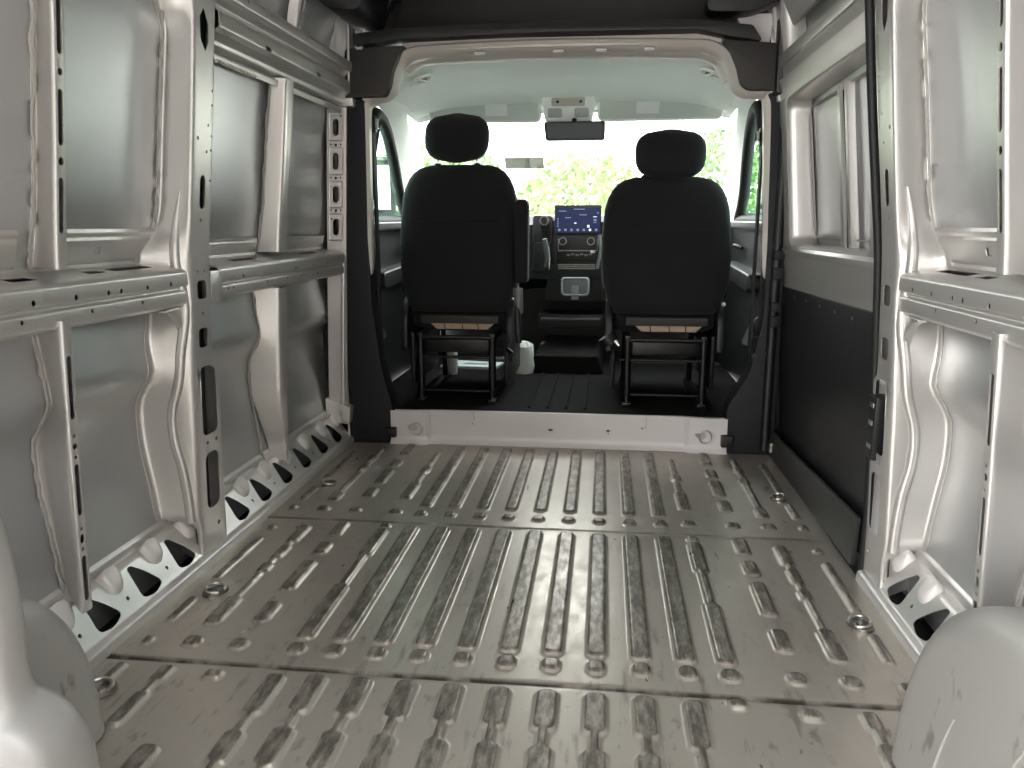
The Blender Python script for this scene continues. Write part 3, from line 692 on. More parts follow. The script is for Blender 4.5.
for sd in (-1, 1):
    x = .468 * sd
    bead(x, 2.312, 2.350, W); bead(x, 2.45, 2.62, W * .9); bead(x, 2.60, 2.75, .012); bead(x, 2.735, 2.81, .019); bead(x, 2.80, 3.0, .011)
    bead(x, 2.195, 2.23, W * .8); bead(x, 1.985, 2.185, W * .95); bead(x, 1.80, 2.0, .013); bead(x, 1.535, 1.81, W); bead(x, 1.474, 1.518, W)
    if sd < 0: bead(x, 1.26, 1.40, W); bead(x, 1.2, 1.27, .012); bead(x, 1.12, 1.215, W); bead(x, .9, 1.13, .012)
    else: bead(x, 1.385, 1.418, W * .9)
    x = .602 * sd
    for a, b in ((2.315, 2.35), (2.455, 2.545), (2.60, 2.755), (2.80, 2.885), (2.955, 3.10), (2.12, 2.23), (1.985, 2.07), (1.762, 1.94), (1.60, 1.70), (1.478, 1.522), (1.365, 1.402)): bead(x, a, b, W * .95)
    if sd < 0: bead(x, .95, 1.16, W)
    x = .710 * sd
    bead(x, 2.315, 2.35, W); bead(x, 2.41, 2.49, W * .9); bead(x, 2.47, 2.74, .011); bead(x, 2.73, 2.80, .018); bead(x, 2.79, 2.87, .010); bead(x, 2.86, 2.93, .018); bead(x, 2.92, 3.02, .010)
    bead(x, 2.055, 2.19, W * .85); bead(x, 2.02, 2.07, .010); bead(x, 1.94, 2.035, W * .75); bead(x, 1.90, 1.95, .010); bead(x, 1.85, 1.91, W * .8); bead(x, 1.70, 1.87, .010); bead(x, 1.575, 1.712, W * .95); bead(x, 1.478, 1.522, W)
    bead(x, 1.34, 1.405, W * .8); bead(x, 1.30, 1.36, .010); bead(x, 1.20, 1.31, W * .8)
    x = .814 * sd
    bead(x, 2.315, 2.35, .014); bead(x, 2.41, 2.535, .012); bead(x, 2.64, 2.98, .012); bead(x, 2.15, 2.18, .014); bead(x, 1.80, 2.085, .013); bead(x, 1.58, 1.70, .013); bead(x, 1.475, 1.51, .013); bead(x, 1.335, 1.405, .013)
X, Y = np.meshgrid(gx, gy)
for y0, hgt in ((1.432, .0026), (2.25, .0016)):              # overlapped sheets: the front one lies on top
    wob = y0 + .0015 * np.sin(X * 9) + .001 * np.sin(X * 31)
    Hh += hgt * (1 / (1 + np.exp(-(Y - wob) / .0012)))
    Hh -= .0032 * np.exp(-((Y - wob + .004) / .0045) ** 2)
Hh += .0012 * np.sin(X * 5 + Y * 3.1) * np.sin(Y * 4.3) * .6 - .0045
verts = np.stack([X.ravel(), Y.ravel(), Hh.ravel()], 1)
idx = np.arange(nx * ny).reshape(ny, nx)
faces = np.stack([idx[:-1, :-1].ravel(), idx[:-1, 1:].ravel(), idx[1:, 1:].ravel(), idx[1:, :-1].ravel()], 1)
me = bpy.data.meshes.new('floor'); me.vertices.add(len(verts)); me.vertices.foreach_set('co', verts.ravel())
me.loops.add(faces.size); me.loops.foreach_set('vertex_index', faces.ravel().astype(np.int32))
me.polygons.add(len(faces)); me.polygons.foreach_set('loop_start', (np.arange(len(faces)) * 4).astype(np.int32))
me.update(); me.validate()
floor = new_obj('floor', me, FLOORM, None, 0); tag(floor, 'scuffed bare metal cargo floor pressed with long raised ribs', 'floor', kind='structure')

# lashing rings in the floor
def ring(name, x, y, label, ang, parent=None, up=False):
    root = empty('lashing_ring', (x, y, .001), label, 'tie-down ring', 'lashing rings in the cargo floor')
    bm = bmesh.new(); bm_loft(bm, [superring(0, 0, z, .034 * k, .024 * k, 2.2, 24) for z, k in ((-.003, 1), (.004, 1), (.0065, .82), (.003, .62))])
    from_bm('cup', bm, DULL, root)
    P = [(.024 * math.cos(a), .024 * math.sin(a) * .9, .010 + .004 * math.sin(a)) for a in np.linspace(0, 2 * math.pi, 18, endpoint=False)]
    tube('ring', P, .0042, STEEL, root, 8, True)
    b = bmesh.new(); bm_box(b, -.008, .008, -.026, -.014, .0, .015, .003); from_bm('hinge_block', b, DULL, root)
    root.rotation_euler.z = R(ang); return root
ring('r', -.778, 1.735, 'steel lashing ring on the left of the floor near the pierced pillar', 60)
ring('r', -.778, 2.575, 'steel lashing ring on the left of the floor near the front pockets', 75)
ring('r', -.80, 1.30, 'steel lashing ring beside the left wheel arch', 50)
ring('r', .80, 1.745, 'steel lashing ring on the right of the floor before the right pillar', -60)
ring('r', .792, 2.595, 'steel lashing ring on the right of the floor beside the sliding door', -75)

# ------------------------------------------------------------------ step up to the cab
YS = 3.15
st_pts = [(-.70, .0), (-.70, .14), (-.545, .14), (-.53, .146), (.52, .146), (.54, .138), (.70, .138), (.70, 0)]
def stepf(u, v):
    b = 0
    if u < -.53: b = -.018 * min(1, (-.53 - u) / .02)
    if u > .53: b = -.018 * min(1, (u - .53) / .02)
    return (u, YS + b + (.02 * max(0, (.025 - v) / .025) * -1), v)
step = sheet('trim_1', merge(lin(-.70, .70, .05), [-.55, -.54, -.53, .53, .54, .55]), merge(lin(.0, .142, .012)), [rrect(.22, .075, .008, .0045), circ(.222, .062, .003, 8), circ(-.35, .09, .004, 8), circ(.36, .09, .004, 8), rrect(-.02, .072, .010, .005)], stepf, SILL, None, .003, 40)
tag(step, 'pale painted step panel between the cargo floor and the cab', 'step panel', kind='structure')
sheet('step_top', lin(-.70, .70, .1), [0, .5, 1], [], lambda u, v: (u, stepf(u, .14)[1] + .045 * v, .142 - .006 * (v > .4)), SILL, step, .003)
box('step_crease', -.345, -.341, YS - .004, YS + .004, .10, .14, PAINT, step, .001, 1)
box('step_crease', .373, .377, YS - .004, YS + .004, .09, .14, PAINT, step, .001, 1)
box('step_bracket', -.72, -.675, YS - .045, YS - .005, .03, .072, BLACK, step, .004)
box('step_bracket', .675, .72, YS - .045, YS - .005, .03, .078, BLACK, step, .004)
for x, nm in ((-.598, 'left'), (.60, 'right')):
    root = empty('lashing_ring', (x, YS - .016, .072), 'steel lashing ring hanging on the ' + nm + ' end of the pale step panel', 'tie-down ring', 'lashing rings on the step panel')
    disc('base_disc', (0, .0, 0), (0, -1, 0), .016, .008, PAINT, root)
    disc('bolt', (-.016 , -.004, .003), (0, -1, 0), .010, .014, STEEL, root)
    tube('ring', [(.024 * math.cos(a) + .012, -.014, .026 * math.sin(a) - .003) for a in np.linspace(0, 2 * math.pi, 20, endpoint=False)], .0032, STEEL, root, 8, True)

# ------------------------------------------------------------------ cab floor and firewall
cf = sheet('floor', lin(-.86, .86, .1), lin(3.19, 4.9, .1), [], lambda u, v: (u, v, .135), MATT, None, .01)
tag(cf, 'black matted floor of the driving cab', 'cab floor', kind='structure')
ridge = [tube('mat_ridge', [(x, 3.25, .143), (x, 4.2, .143)], .006, MATT, cf, 6) for x in (-.12, -.04, .04, .12)]
tun = prism('floor_tunnel', [(-.20, .13), (.20, .13), (.17, .24), (-.17, .24)], XZ, 4.05, 4.8, MATT, cf, .02, 3)
fw = sheet('wall_front', lin(-.9, .9, .3), lin(.1, .95, .1), [], lambda u, v: (u, 4.85, v), BLACK, None, .01)
tag(fw, 'black firewall under the dashboard at the front of the cab', 'firewall', kind='structure')

# ------------------------------------------------------------------ bulkhead trims round the cab opening
def poly_prism_xz(name, pts, y0, y1, m, r=.02, bevel=.008, parent=None):
    return prism(name, rpoly(pts, r, 4), XZ, y0, y1, m, parent, bevel, 2)
tl = poly_prism_xz('trim_2', [(-.885, .0), (-.885, 1.40), (-.762, 1.40), (-.772, .86), (-.765, .60), (-.735, .33), (-.69, .15), (-.69, .0)], 3.135, 3.24, TRIM, .02, .012)
tag(tl, 'charcoal plastic trim over the left cab pillar, flared at its foot', 'pillar trim', kind='structure')
box('trim_foot', -.98, -.68, 3.125, 3.26, -.06, .002, BLACK, tl, .001, 1)  # unseen black box added to block a light leak at floor level
tr = poly_prism_xz('trim_3', [(.885, .0), (.885, 1.395), (.775, 1.395), (.795, 1.36), (.812, .86), (.815, .55), (.775, .33), (.695, .19), (.695, .0)], 3.135, 3.24, TRIM, .02, .012)
tag(tr, 'charcoal plastic trim over the right cab pillar, flared at its foot', 'pillar trim', kind='structure')
box('trim_foot', .68, .98, 3.125, 3.26, -.06, .002, BLACK, tr, .001, 1)  # same added light block on the right
disc('screw_cap', (.79, 3.137, .40), (0, -1, 0), .012, .004, BLACK, tr); disc('screw_cap', (.785, 3.137, .21), (0, -1, 0), .014, .005, BLACK, tr)
box('trim_seam', .765, .884, 3.131, 3.137, .478, .482, BLACK, tr, .001, 1)
# corner blocks and header
tcl = poly_prism_xz('trim_4', [(-.835, 1.40), (-.67, 1.405), (-.648, 1.44), (-.635, 1.50), (-.60, 1.565), (-.58, 1.585), (-.82, 1.58)], 3.09, 3.2, BROWN, .015, .008)
tag(tcl, 'dark brown-grey corner block at the left top of the cab opening', 'corner trim', kind='structure')
tcr = poly_prism_xz('trim_5', [(.84, 1.395), (.70, 1.40), (.672, 1.42), (.655, 1.48), (.63, 1.535), (.60, 1.57), (.605, 1.575), (.835, 1.555)], 3.09, 3.2, BROWN, .015, .008)
tag(tcr, 'dark brown-grey corner block at the right top of the cab opening', 'corner trim', kind='structure')
# pale flange that edges the opening
edge = [(-.80, .66), (-.775, .74), (-.772, .9), (-.764, 1.30), (-.752, 1.385), (-.715, 1.402), (-.685, 1.408), (-.655, 1.43), (-.64, 1.47), (-.618, 1.525), (-.575, 1.558), (-.50, 1.568), (-.25, 1.575), (0, 1.577), (.25, 1.572), (.50, 1.563), (.57, 1.553), (.615, 1.522), (.645, 1.46), (.662, 1.42), (.695, 1.395), (.73, 1.392), (.762, 1.388), (.780, 1.36), (.803, 1.0), (.812, .76), (.84, .68)]
hd = empty('trim_6', (0, 3.16, 1.57), 'pale painted flange edging the opening between cargo bay and cab', 'opening flange', kind='structure')
pe = catmull(edge, 5)
def band(name, P, prof, m, root):
    rings = []
    n = len(P)
    for i, p in enumerate(P):
        t = np.array(P[min(i + 1, n - 1)]) - np.array(P[max(i - 1, 0)]); t = t / np.linalg.norm(t); nn = np.array([-t[1], t[0]])    # nn points outward from the opening
        rings.append([(p[0] + nn[0] * a, y, p[1] + nn[1] * a) for a, y in prof])
    bm = bmesh.new(); bm_loft(bm, rings); o = from_bm(name, bm, m, None, 45); return loc_parent(o, root)
band('flange', pe, [(.0, 3.142), (.010, 3.138), (.016, 3.142), (.016, 3.19), (.0, 3.20), (-.010, 3.19), (-.012, 3.15)], BEIGE, hd)
band('header_flange', [p for p in pe if p[1] > 1.38], [(.0, 3.13), (.018, 3.115), (.03, 3.13), (.03, 3.18), (.0, 3.20), (-.012, 3.19), (-.014, 3.15)], BEIGE, hd)
# inner, deeper step of the header
pe2 = [(p[0] * .985, p[1] - .012) for p in catmull(edge[9:19], 5)]
band('inner_lip', pe2, [(.0, 3.18), (.012, 3.18), (.012, 3.26), (.0, 3.26), (-.012, 3.25), (-.012, 3.2)], BEIGE, hd)
for x in (-.30, 0.0, .16, .34): loc_parent(box('lip_clip', x - .02, x + .02, 3.118, 3.14, 1.553, 1.562, PALE, None, .003), hd)
loc_parent(poly_prism_xz('header_beam', [(-.60, 1.575), (.60, 1.572), (.60, 1.605), (-.60, 1.612)], 3.125, 3.2, BEIGE, .004, .004), hd)

# ------------------------------------------------------------------ overhead shelf
sh = empty('overhead_shelf', (0, 3.2, 1.62), 'dark overhead shelf moulding spanning the van above the cab opening', 'overhead shelf', kind='structure')
loc_parent(poly_prism_xz('shelf_lip', [(-.775, 1.582), (-.60, 1.602), (0, 1.612), (.5, 1.607), (.62, 1.58), (.735, 1.562), (.70, 1.615), (.5, 1.64), (0, 1.65), (-.5, 1.643), (-.65, 1.638), (-.775, 1.625)], 3.06, 3.3, BLACK, .01, .006), sh)
loc_parent(poly_prism_xz('shelf_back', [(-.66, 1.65), (.60, 1.65), (.60, 1.90), (-.58, 1.90), (-.63, 1.78)], 3.22, 3.30, BROWN, .05, .01), sh)
loc_parent(tube('shelf_rim', [(-.70, 3.10, 1.66), (-.668, 3.10, 1.72), (-.63, 3.10, 1.77), (-.56, 3.10, 1.795), (-.45, 3.09, 1.80)], .03, BLACK, None, 10), sh)
loc_parent(prism('shelf_bracket', rpoly([(-.85, 1.72), (-.79, 1.655), (-.67, 1.64), (-.62, 1.78), (-.58, 1.92), (-.95, 1.92)], .03, 3), XZ, 2.80, 3.12, BLACK, None, .012), sh)
loc_parent(prism('shelf_bracket', rpoly([(.53, 1.66), (.69, 1.655), (.82, 1.70), (.86, 1.92), (.55, 1.92), (.54, 1.80)], .03, 3), XZ, 3.04, 3.14, BLACK, None, .012), sh)
loc_parent(plabel(prism('pillar_gusset', rpoly([(.70, 1.565), (.775, 1.562), (.785, 1.67), (.73, 1.67), (.655, 1.66)], .008, 3), XZ, 3.14, 3.17, SILL, None, .004), 'pale grey painted gusset'), sh)
loc_parent(box('side_pillar_cover', .792, .86, 3.06, 3.20, 1.38, 1.92, BLACK, None, .015), sh)

# seal strip and hinge covers on the right pillar's cargo side
loc_parent(sheet('upper_closing_panel', lin(-.95, .95, .1), lin(1.60, 1.98, .06), [], lambda u, v: (u, 3.33, v), BROWN, None, .01), sh)  # panel added to close light leaks above the shelf
for s in (-1, 1): box('pillar_core', s * .84, s * 1.0, 3.175, 3.235, .0, 1.75, BLACK, tl if s < 0 else tr, .005)  # black boxes added behind the pillar trims to stop light leaking through
sb = empty('trim_7', (.845, 3.12, .8), 'black door seal strip with clip covers beside the sliding door', 'door seal', kind='structure')
loc_parent(tube('seal_strip', [(.848, 3.125, z) for z in lin(.02, 1.55, .06)], .018, BLACK, None, 10), sb)
for z, h in ((.80, .035), (.73, .045), (.60, .04), (.545, .045)): loc_parent(box('clip_cover', .832, .872, 3.09, 3.125, z - h / 2, z + h / 2, TRIM, None, .008), sb)
loc_parent(tube('hinge_foot', [(.87, 3.10, .02), (.87, 3.10, .06)], .014, DULL, None, 8), sb)

# ------------------------------------------------------------------ cab sides: doors, windows, A pillars, headliner, windscreen
def xcab(y, z): return (.90 - max(0, z - .9) * .20) - .06 * max(0, (y - 4.0)) 
# windscreen
def wsf(u, v):      # u across -1..1, v 0 bottom..1 top
    hw = .94 - .13 * v; y = 5.02 - .93 * v - .10 * u * u; z = .93 + .545 * v
    return (u * hw, y, z)
for s, k, nm in ((-1, 2, 'left'), (1, 3, 'right')):
    d = empty('door_%d' % k, (s * .9, 3.9, 0), 'cab door on the ' + nm + ' with black lower lining and green-tinted window', 'cab door', kind='structure')
    def C(o, d=d): return loc_parent(o, d)
    C(sheet('lining', lin(3.24, 4.75, .1), lin(.12, .92, .05), [], lambda u, v, s=s: (s * (xcab(u, v) - .03 * math.sin(min(1, v / .9) * 3.0)), u, v), BLACK, None, .02, 40))
    C(prism('window_ledge', [(3.30, .885), (4.6, .90), (4.6, .935), (3.30, .925)], lambda u, v, dd, s=s: (s * (xcab(u, v) - dd), u, v), -.01, .05, GREYP, None, .012, 3))
    C(plabel(prism('armrest', rpoly([(3.50, .62), (4.2, .66), (4.2, .73), (3.50, .70)], .03), lambda u, v, dd, s=s: (s * (xcab(u, v) - dd), u, v), 0, .09, BLACK, None, .012, 3), 'black moulded armrest'))
    C(tube('door_handle', [(s * .86, 3.98, .80), (s * .84, 4.0, .81), (s * .84, 4.1, .81), (s * .86, 4.12, .80)], .009, BLACK, None, 8))
    win = [(3.36, .925), (4.22, .935), (4.12, .98), (3.96, 1.09), (3.78, 1.22), (3.62, 1.32), (3.50, 1.37), (3.40, 1.385), (3.36, 1.36)]
    fr = rpoly(win, .05, 5)
    gl = C(prism('window', fr, lambda u, v, dd, s=s: (s * (xcab(u, v) - dd), u, v), -.012, -.006, TGLASS, None, 0)); plabel(gl, 'green-tinted side glass')
    C(tube('window_seal', [(s * (xcab(u, v) - .008), u, v) for u, v in fr], .027, RUBBER, None, 10, True))
    C(tube('window_channel', [(s * (xcab(3.47, z) - .006), 3.47, z) for z in lin(.93, 1.36, .1)], .010, RUBBER, None, 8))
    # cab door frame between window and opening flange, pale weatherstrip
    C(sheet('rear_frame', lin(3.24, 3.43, .05), lin(.3, 1.46, .06), [], lambda u, v, s=s: (s * (xcab(u, v) + .004), u, v), PALE, None, .01))
    C(tube('weatherstrip', [(s * (xcab(3.30, z) - .012), 3.27, z) for z in lin(.62, 1.40, .06)], .010, GREYP, None, 8))
    C(tube('weatherstrip', [(s * .885, 3.28, .62), (s * .86, 3.30, .55), (s * .82, 3.34, .50), (s * .80, 3.40, .42)], .020, GREYP, None, 10))
    # A pillar lining
    ca = catmull([(4.75, .925), (4.27, .93), (4.15, .995), (3.99, 1.11), (3.81, 1.245), (3.64, 1.35), (3.50, 1.405), (3.36, 1.42), (3.24, 1.42)], 3)
    cb = [wsf(s, t) for t in lin(0, 1, .06)]; cb += [(s * .765, 4.09 - .1 * k, 1.465 + .008 * k) for k in range(1, 9)]
    def ap(u, t):
        k = t * (len(ca) - 1); i = min(int(k), len(ca) - 2); a = ca[i] * (1 - (k - i)) + ca[i + 1] * (k - i); A = np.array((s * (xcab(a[0], a[1]) - .004), a[0], a[1]))
        k = t * (len(cb) - 1); i = min(int(k), len(cb) - 2); B = np.array(cb[i]) * (1 - (k - i)) + np.array(cb[i + 1]) * (k - i)
        p = A * (1 - u) + B * u; return (p[0] - s * .02 * math.sin(math.pi * u), p[1], p[2])
    o = sheet('trim_%d' % (8 if s < 0 else 9), lin(0, 1, .1), lin(0, 1, .04), [], ap, LINER, None, .01, 60); tag(o, 'pale lining of the ' + nm + ' windscreen pillar', 'pillar lining', kind='structure')
    # seat belt on the B pillar
    sb_ = empty('seat_belt', (s * (.775 if s < 0 else .80), 3.25, 1.32 if s < 0 else 1.25), 'black seat belt with its upper anchor on the ' + nm + ' cab pillar', 'seat belt', 'cab seat belts')
    bm = bmesh.new(); bm_box(bm, -.022, .022, -.02, .02, -.035, .035, .01, 3); from_bm('anchor', bm, BLACK, sb_)
    bm = bmesh.new(); bm_tube(bm, [(s * -.028, -.012, .018), (s * -.028, -.012, -.018)], .012, 10); from_bm('guide_loop', bm, CHROME, sb_)
    disc('bolt', (s * .0, -.02, .028), (0, -1, 0), .012, .006, STEEL, sb_)
    bm = bmesh.new(); bm_box(bm, -.004, .004, -.022, .022, -1.08, -.03, .001, 1); o = from_bm('webbing', bm, BELT, sb_); o.location = (s * -.01, .0, 0)
    # door mirror outside
    bm = bmesh.new(); bm_loft(bm, [superring(s * 1.12, 4.57, .95 + z, .085 * q, .05 * q, 3, 20) for z, q in ((.0, .6), (.02, .95), (.1, 1), (.25, 1), (.33, .9), (.35, .55))]); mr = C(plabel(from_bm('door_mirror', bm, BLACK, None), 'black exterior door mirror'))
    def sub(o, mr=mr): o.parent = mr; return o
    bm = bmesh.new(); bm_tube(bm, [(s * .90, 4.50, .93), (s * 1.08, 4.57, .98)], .025, 10); sub(from_bm('mirror_arm', bm, BLACK, None))
    bm = bmesh.new(); bm_box(bm, s * 1.12 - .07, s * 1.12 + .07, 4.516, 4.521, 1.0, 1.25, .002, 1); sub(from_bm('mirror_glass', bm, CHROME, None))

# headliner
def hz(x, y):
    t = (y - 3.18) / .95
    z = 1.575 - .02 * t - .085 * t ** 3
    return z - .165 * (1 - .8 * max(t, 0)) * (abs(x) / .77) ** 5.5
hl = sheet('ceiling', lin(-.79, .79, .04), lin(3.18, 4.13, .05), [], lambda u, v: (u, v, hz(u, v) + .012 * math.exp(-((u) / .12) ** 2) * (v < 3.7)), LINER, None, .01, 60)
tag(hl, 'pale headliner over the driving cab', 'cab ceiling', kind='structure')
for x, nm in ((-.60, 'left'), (.605, 'right')):
    root = empty('grab_handle_recess', (x, 3.42, hz(x, 3.42) - .014), 'round pale recess in the ' + nm + ' corner of the cab headliner', 'ceiling fitting', 'ceiling recesses above the cab seats')
    tube('rim', [(.042 * math.cos(a), .05 * math.sin(a), -.006 - .020 * (math.cos(a) * (1 if x > 0 else -1))) for a in np.linspace(0, 2 * math.pi, 24, endpoint=False)], .008, LINER, root, 8, True)
    bm = bmesh.new(); bm_loft(bm, [superring(0, 0, z, .026, .03, 2, 20) for z in (-.008, .006)]); from_bm('socket', bm, GREYP, root)

ws = sheet('window_1', lin(-1, 1, .1), lin(0, 1, .1), [], wsf, GLASS, None, 0, 60)
tag(ws, 'windscreen with bright foliage behind it', 'windscreen', kind='structure')
def ws_frame(u0, u1, v0, v1, name, m, thick):
    return sheet(name, lin(u0, u1, (u1 - u0) / 8), lin(v0, v1, (v1 - v0) / 6), [], lambda u, v: tuple(np.array(wsf(u, v)) + np.array((0, -.006, -.004))), m, ws, thick)
plabel(ws_frame(-.43, -.18, .545, .64, 'sticker', glass_mat('translucent_olive_film', (.055, .058, .036)), 0), 'oblong pale green sticker on the glass')  # translucent olive oblong just inside the glass

# sun visors, console, mirror
for x0, x1, nm, lab in ((-.70, -.142, 'left', 'pale folded-up sun visor before the left seat'), (.146, .74, 'right', 'pale folded-up sun visor before the right seat')):
    v = empty('sun_visor', ((x0 + x1) / 2, 4.0, 1.47), lab, 'sun visor', 'sun visors folded against the headliner')
    wd = (x1 - x0) / 2; sg = -1 if nm == 'left' else 1
    outer = [(-wd, -.045), (wd, -.052), (wd, .045), (-wd, .03)] if sg < 0 else [(-wd, -.052), (wd, -.05), (wd, .025), (-wd, .05)]
    pp = rpoly(outer, .03, 5)
    prism('visor_panel', pp, lambda u, vv, d: (u, d + .03 - vv * .55, vv), -.012, .012, VISOR, v, .007, 3)
    prism('warning_label', [(-sg * .06 - .055, -.025), (-sg * .06 + .055, -.025), (-sg * .06 + .055, .028), (-sg * .06 - .055, .028)], lambda u, vv, d: (u, d + .03 - vv * .55, vv), -.0145, -.011, mat('pale_visor_label', (.82, .84, .84), .6), v, 0)
    tube('visor_rim', [(u, .030 - vv * .55 - .010, vv) for u, vv in pp], .006, LINER, v, 8, True)
    tube('hinge_rod', [(sg * wd * .96, .0, .035), (sg * (wd - .08), .0, .035)], .006, LINER, v, 8)
con = empty('overhead_console', (.0, 3.98, 1.47), 'pale overhead console with map lamps at the top centre of the windscreen', 'overhead console')
prism('console_body', rpoly([(-.115, -.062), (.115, -.062), (.13, .045), (.105, .055), (-.105, .055), (-.13, .045)], .02, 4), lambda u, v, d: (u, d - v * .5, v), -.035, .06, LINER, con, .012, 3)
for x in (-.065, .065): plabel(prism('map_lamp', rrect(x, -.025, .034, .02, .008), lambda u, v, d: (u, d - v * .5, v), -.041, -.03, mat('grey_lamp_lens', (.42, .44, .44), .25), con, .002), 'grey lamp lens')
prism('switch_panel', rrect(0, .022, .08, .018, .006), lambda u, v, d: (u, d - v * .5, v), -.040, -.03, mat('beige_switch_panel', (.48, .45, .40), .5), con, .002)
for x in (-.05, .06): disc('switch', (x, -.052, .022), (0, -1, 0), .007, .004, BLACK, con, 10)
rm = empty('rear_view_mirror', (.03, 3.93, 1.365), 'black rear view mirror hanging below the overhead console', 'mirror')
prism('mirror_housing', rpoly([(-.145, .035), (.150, .035), (.148, -.052), (-.135, -.052)], .012, 4), XZ, -.02, .02, BLACK, rm, .008, 3)
prism('mirror_glass', rpoly([(-.132, .026), (.138, .026), (.136, -.044), (-.123, -.044)], .01, 3), XZ, -.023, -.019, mat('dark_mirror_glass', (.03, .035, .04), .08, .6), rm, 0)
tube('mirror_stem', [(0, .01, .03), (0, .02, .048)], .012, BLACK, rm, 10)

# ------------------------------------------------------------------ dashboard
db = empty('dashboard', (0, 4.5, .6), 'black dashboard with raised central screen and climate controls', 'dashboard')
def D(o): return loc_parent(o, db)
top = [(-.88, .93), (-.60, .955), (-.30, .955), (-.20, .965), (.22, .965), (.40, .955), (.88, .92)]
bm = bmesh.new(); rings = []
for x, z in top: rings.append([(x, 4.42, z - .33), (x, 4.40, z - .20), (x, 4.38, z - .05), (x, 4.43, z - .005), (x, 4.6, z + .005), (x, 4.98, z - .02), (x, 4.98, z - .4), (x, 4.6, z - .42)])
bm_loft(bm, rings); bmesh.ops.recalc_face_normals(bm, faces=bm.faces)
D(from_bm('dash_body', bm, BLACK, None, 40))
D(prism('centre_stack', rpoly([(-.13, .50), (.20, .50), (.205, .93), (-.10, .94)], .02), XZ, 4.30, 4.5, BLACK, None, .012))
D(prism('stack_skirt', rpoly([(-.22, .62), (.20, .62), (.22, .70), (-.20, .70)], .02), XZ, 4.28, 4.45, TRIM, None, .01))
D(prism('lower_tray', rpoly([(-.17, .34), (.18, .34), (.20, .42), (-.18, .42)], .02), XZ, 4.36, 4.6, BLACK, None, .01))
D(tube('tray_edge', [(-.16, 4.355, .395), (.17, 4.355, .395)], .008, GREYP, None, 8))
D(prism('glove_panel', rpoly([(.25, .60), (.82, .60), (.82, .86), (.25, .86)], .03), XZ, 4.36, 4.42, BLACK, None, .012))
D(prism('instrument_hood', rpoly([(-.72, .90), (-.24, .90), (-.26, 1.0), (-.36, 1.04), (-.60, 1.04), (-.70, 1.0)], .04), XZ, 4.36, 4.62, BLACK, None, .015))
scr = D(prism('screen', rpoly([(-.082, .865), (.168, .865), (.168, 1.017), (-.082, 1.017)], .006), XZ, 4.285, 4.305, BLACK, None, .003)); plabel(scr, 'wide navy touchscreen with rows of small icons')
def on_screen(name, x0, x1, z0, z1, m):
    o = box(name, x0, x1, 4.281, 4.2848, z0, z1, m, None, 0); o.parent = scr; return o
on_screen('display', -.076, .162, .872, 1.003, SCREEN)
def icon(x, z, w, h, m): 
    o = box('icon', x - w, x + w, 4.279, 4.2808, z - h, z + h, m, None, 0); o.parent = scr
for i in range(7): icon(-.056 + .033 * i, .886, .006, .006, DIMICON if i not in (5,) else ICON)
for i in range(4): icon(-.064, .905 + .013 * i, .004, .003, DIMICON)
for x, z, w_, h_, m in ((.03, .922, .006, .003, ICON), (.10, .905, .006, .007, ICON), (.135, .955, .010, .002, ICON), (.135, .938, .007, .005, DIMICON), (.135, .925, .008, .002, DIMICON), (-.04, .985, .02, .002, DIMICON), (.05, .995, .03, .002, DIMICON), (.07, .965, .02, .002, DIMICON), (-.01, .95, .016, .002, DIMICON), (.15, .975, .004, .004, DIMICON)): icon(x, z, w_, h_, m)
rad = D(prism('climate_panel', rpoly([(-.07, .715), (.16, .715), (.165, .855), (-.075, .855)], .015), XZ, 4.282, 4.31, GREYP if False else BLACK, None, .005))
for x in (-.036, .115):
    kb = D(disc('knob', (x, 4.283, .826), (0, -1, 0), .021, .02, DULL, None, 20)); k2 = disc('knob_cap', (x, 4.264, .826), (0, -1, 0), .0165, .004, BLACK, None, 16); k2.parent = kb
D(tube('control_rim', [(-.06, 4.28, .84), (-.06, 4.28, .775), (.15, 4.28, .775), (.15, 4.28, .84)], .0035, GREYP, None, 6))
for i in range(6): D(box('button', -.015 + .024 * i, .003 + .024 * i, 4.276, 4.284, .747 + (i % 2) * .004, .757 + (i % 2) * .004, GREYP, None, .002))
D(box('button', .113, .14, 4.274, 4.284, .762, .778, STEEL, None, .002))
for i in range(3): D(tube('vent_slat', [(-.06, 4.278, .70 - .010 * i), (.14, 4.278, .70 - .010 * i)], .0035, DULL, None, 6))
D(tube('stack_rail', [(.16, 4.28, .86), (.168, 4.275, .78), (.155, 4.27, .70), (.15, 4.27, .68)], .009, GREYP, None, 8))
# left side pod with round switch and gear selector
D(prism('switch_pod', rpoly([(-.205, .80), (-.095, .80), (-.09, .96), (-.20, .965)], .02), XZ, 4.29, 4.4, TRIM, None, .01))
kb = D(disc('light_switch', (-.138, 4.29, .935), (0, -1, 0),   .026, .014, DULL, None, 20)); k2 = disc('switch_cap', (-.138, 4.277, .935), (0, -1, 0), .019, .006, BLACK, None, 16); k2.parent = kb
D(prism('selector_gate', rpoly([(-.20, .66), (-.11, .66), (-.10, .82), (-.19, .82)], .02), XZ, 4.27, 4.36, BLACK, None, .01))
D(tube('gear_selector', [(-.125, 4.27, .69), (-.118, 4.23, .74), (-.122, 4.20, .80), (-.128, 4.19, .84)], [.010, .011, .015, .012], GREYP, None, 10))
D(tube('selector_trim', [(-.108, 4.262, .68), (-.104, 4.258, .74), (-.112, 4.255, .80)], .006, CHROME, None, 8))
hold = empty('cup_holder', (.035, 4.245, .59), 'translucent grey flip-out cup holder below the centre stack', 'cup holder')
prism('holder_tray', rpoly([(-.078, -.055), (.078, -.055), (.078, .045), (-.078, .045)], .02, 4), XZ, -.01, .03, GREYP, hold, .006)
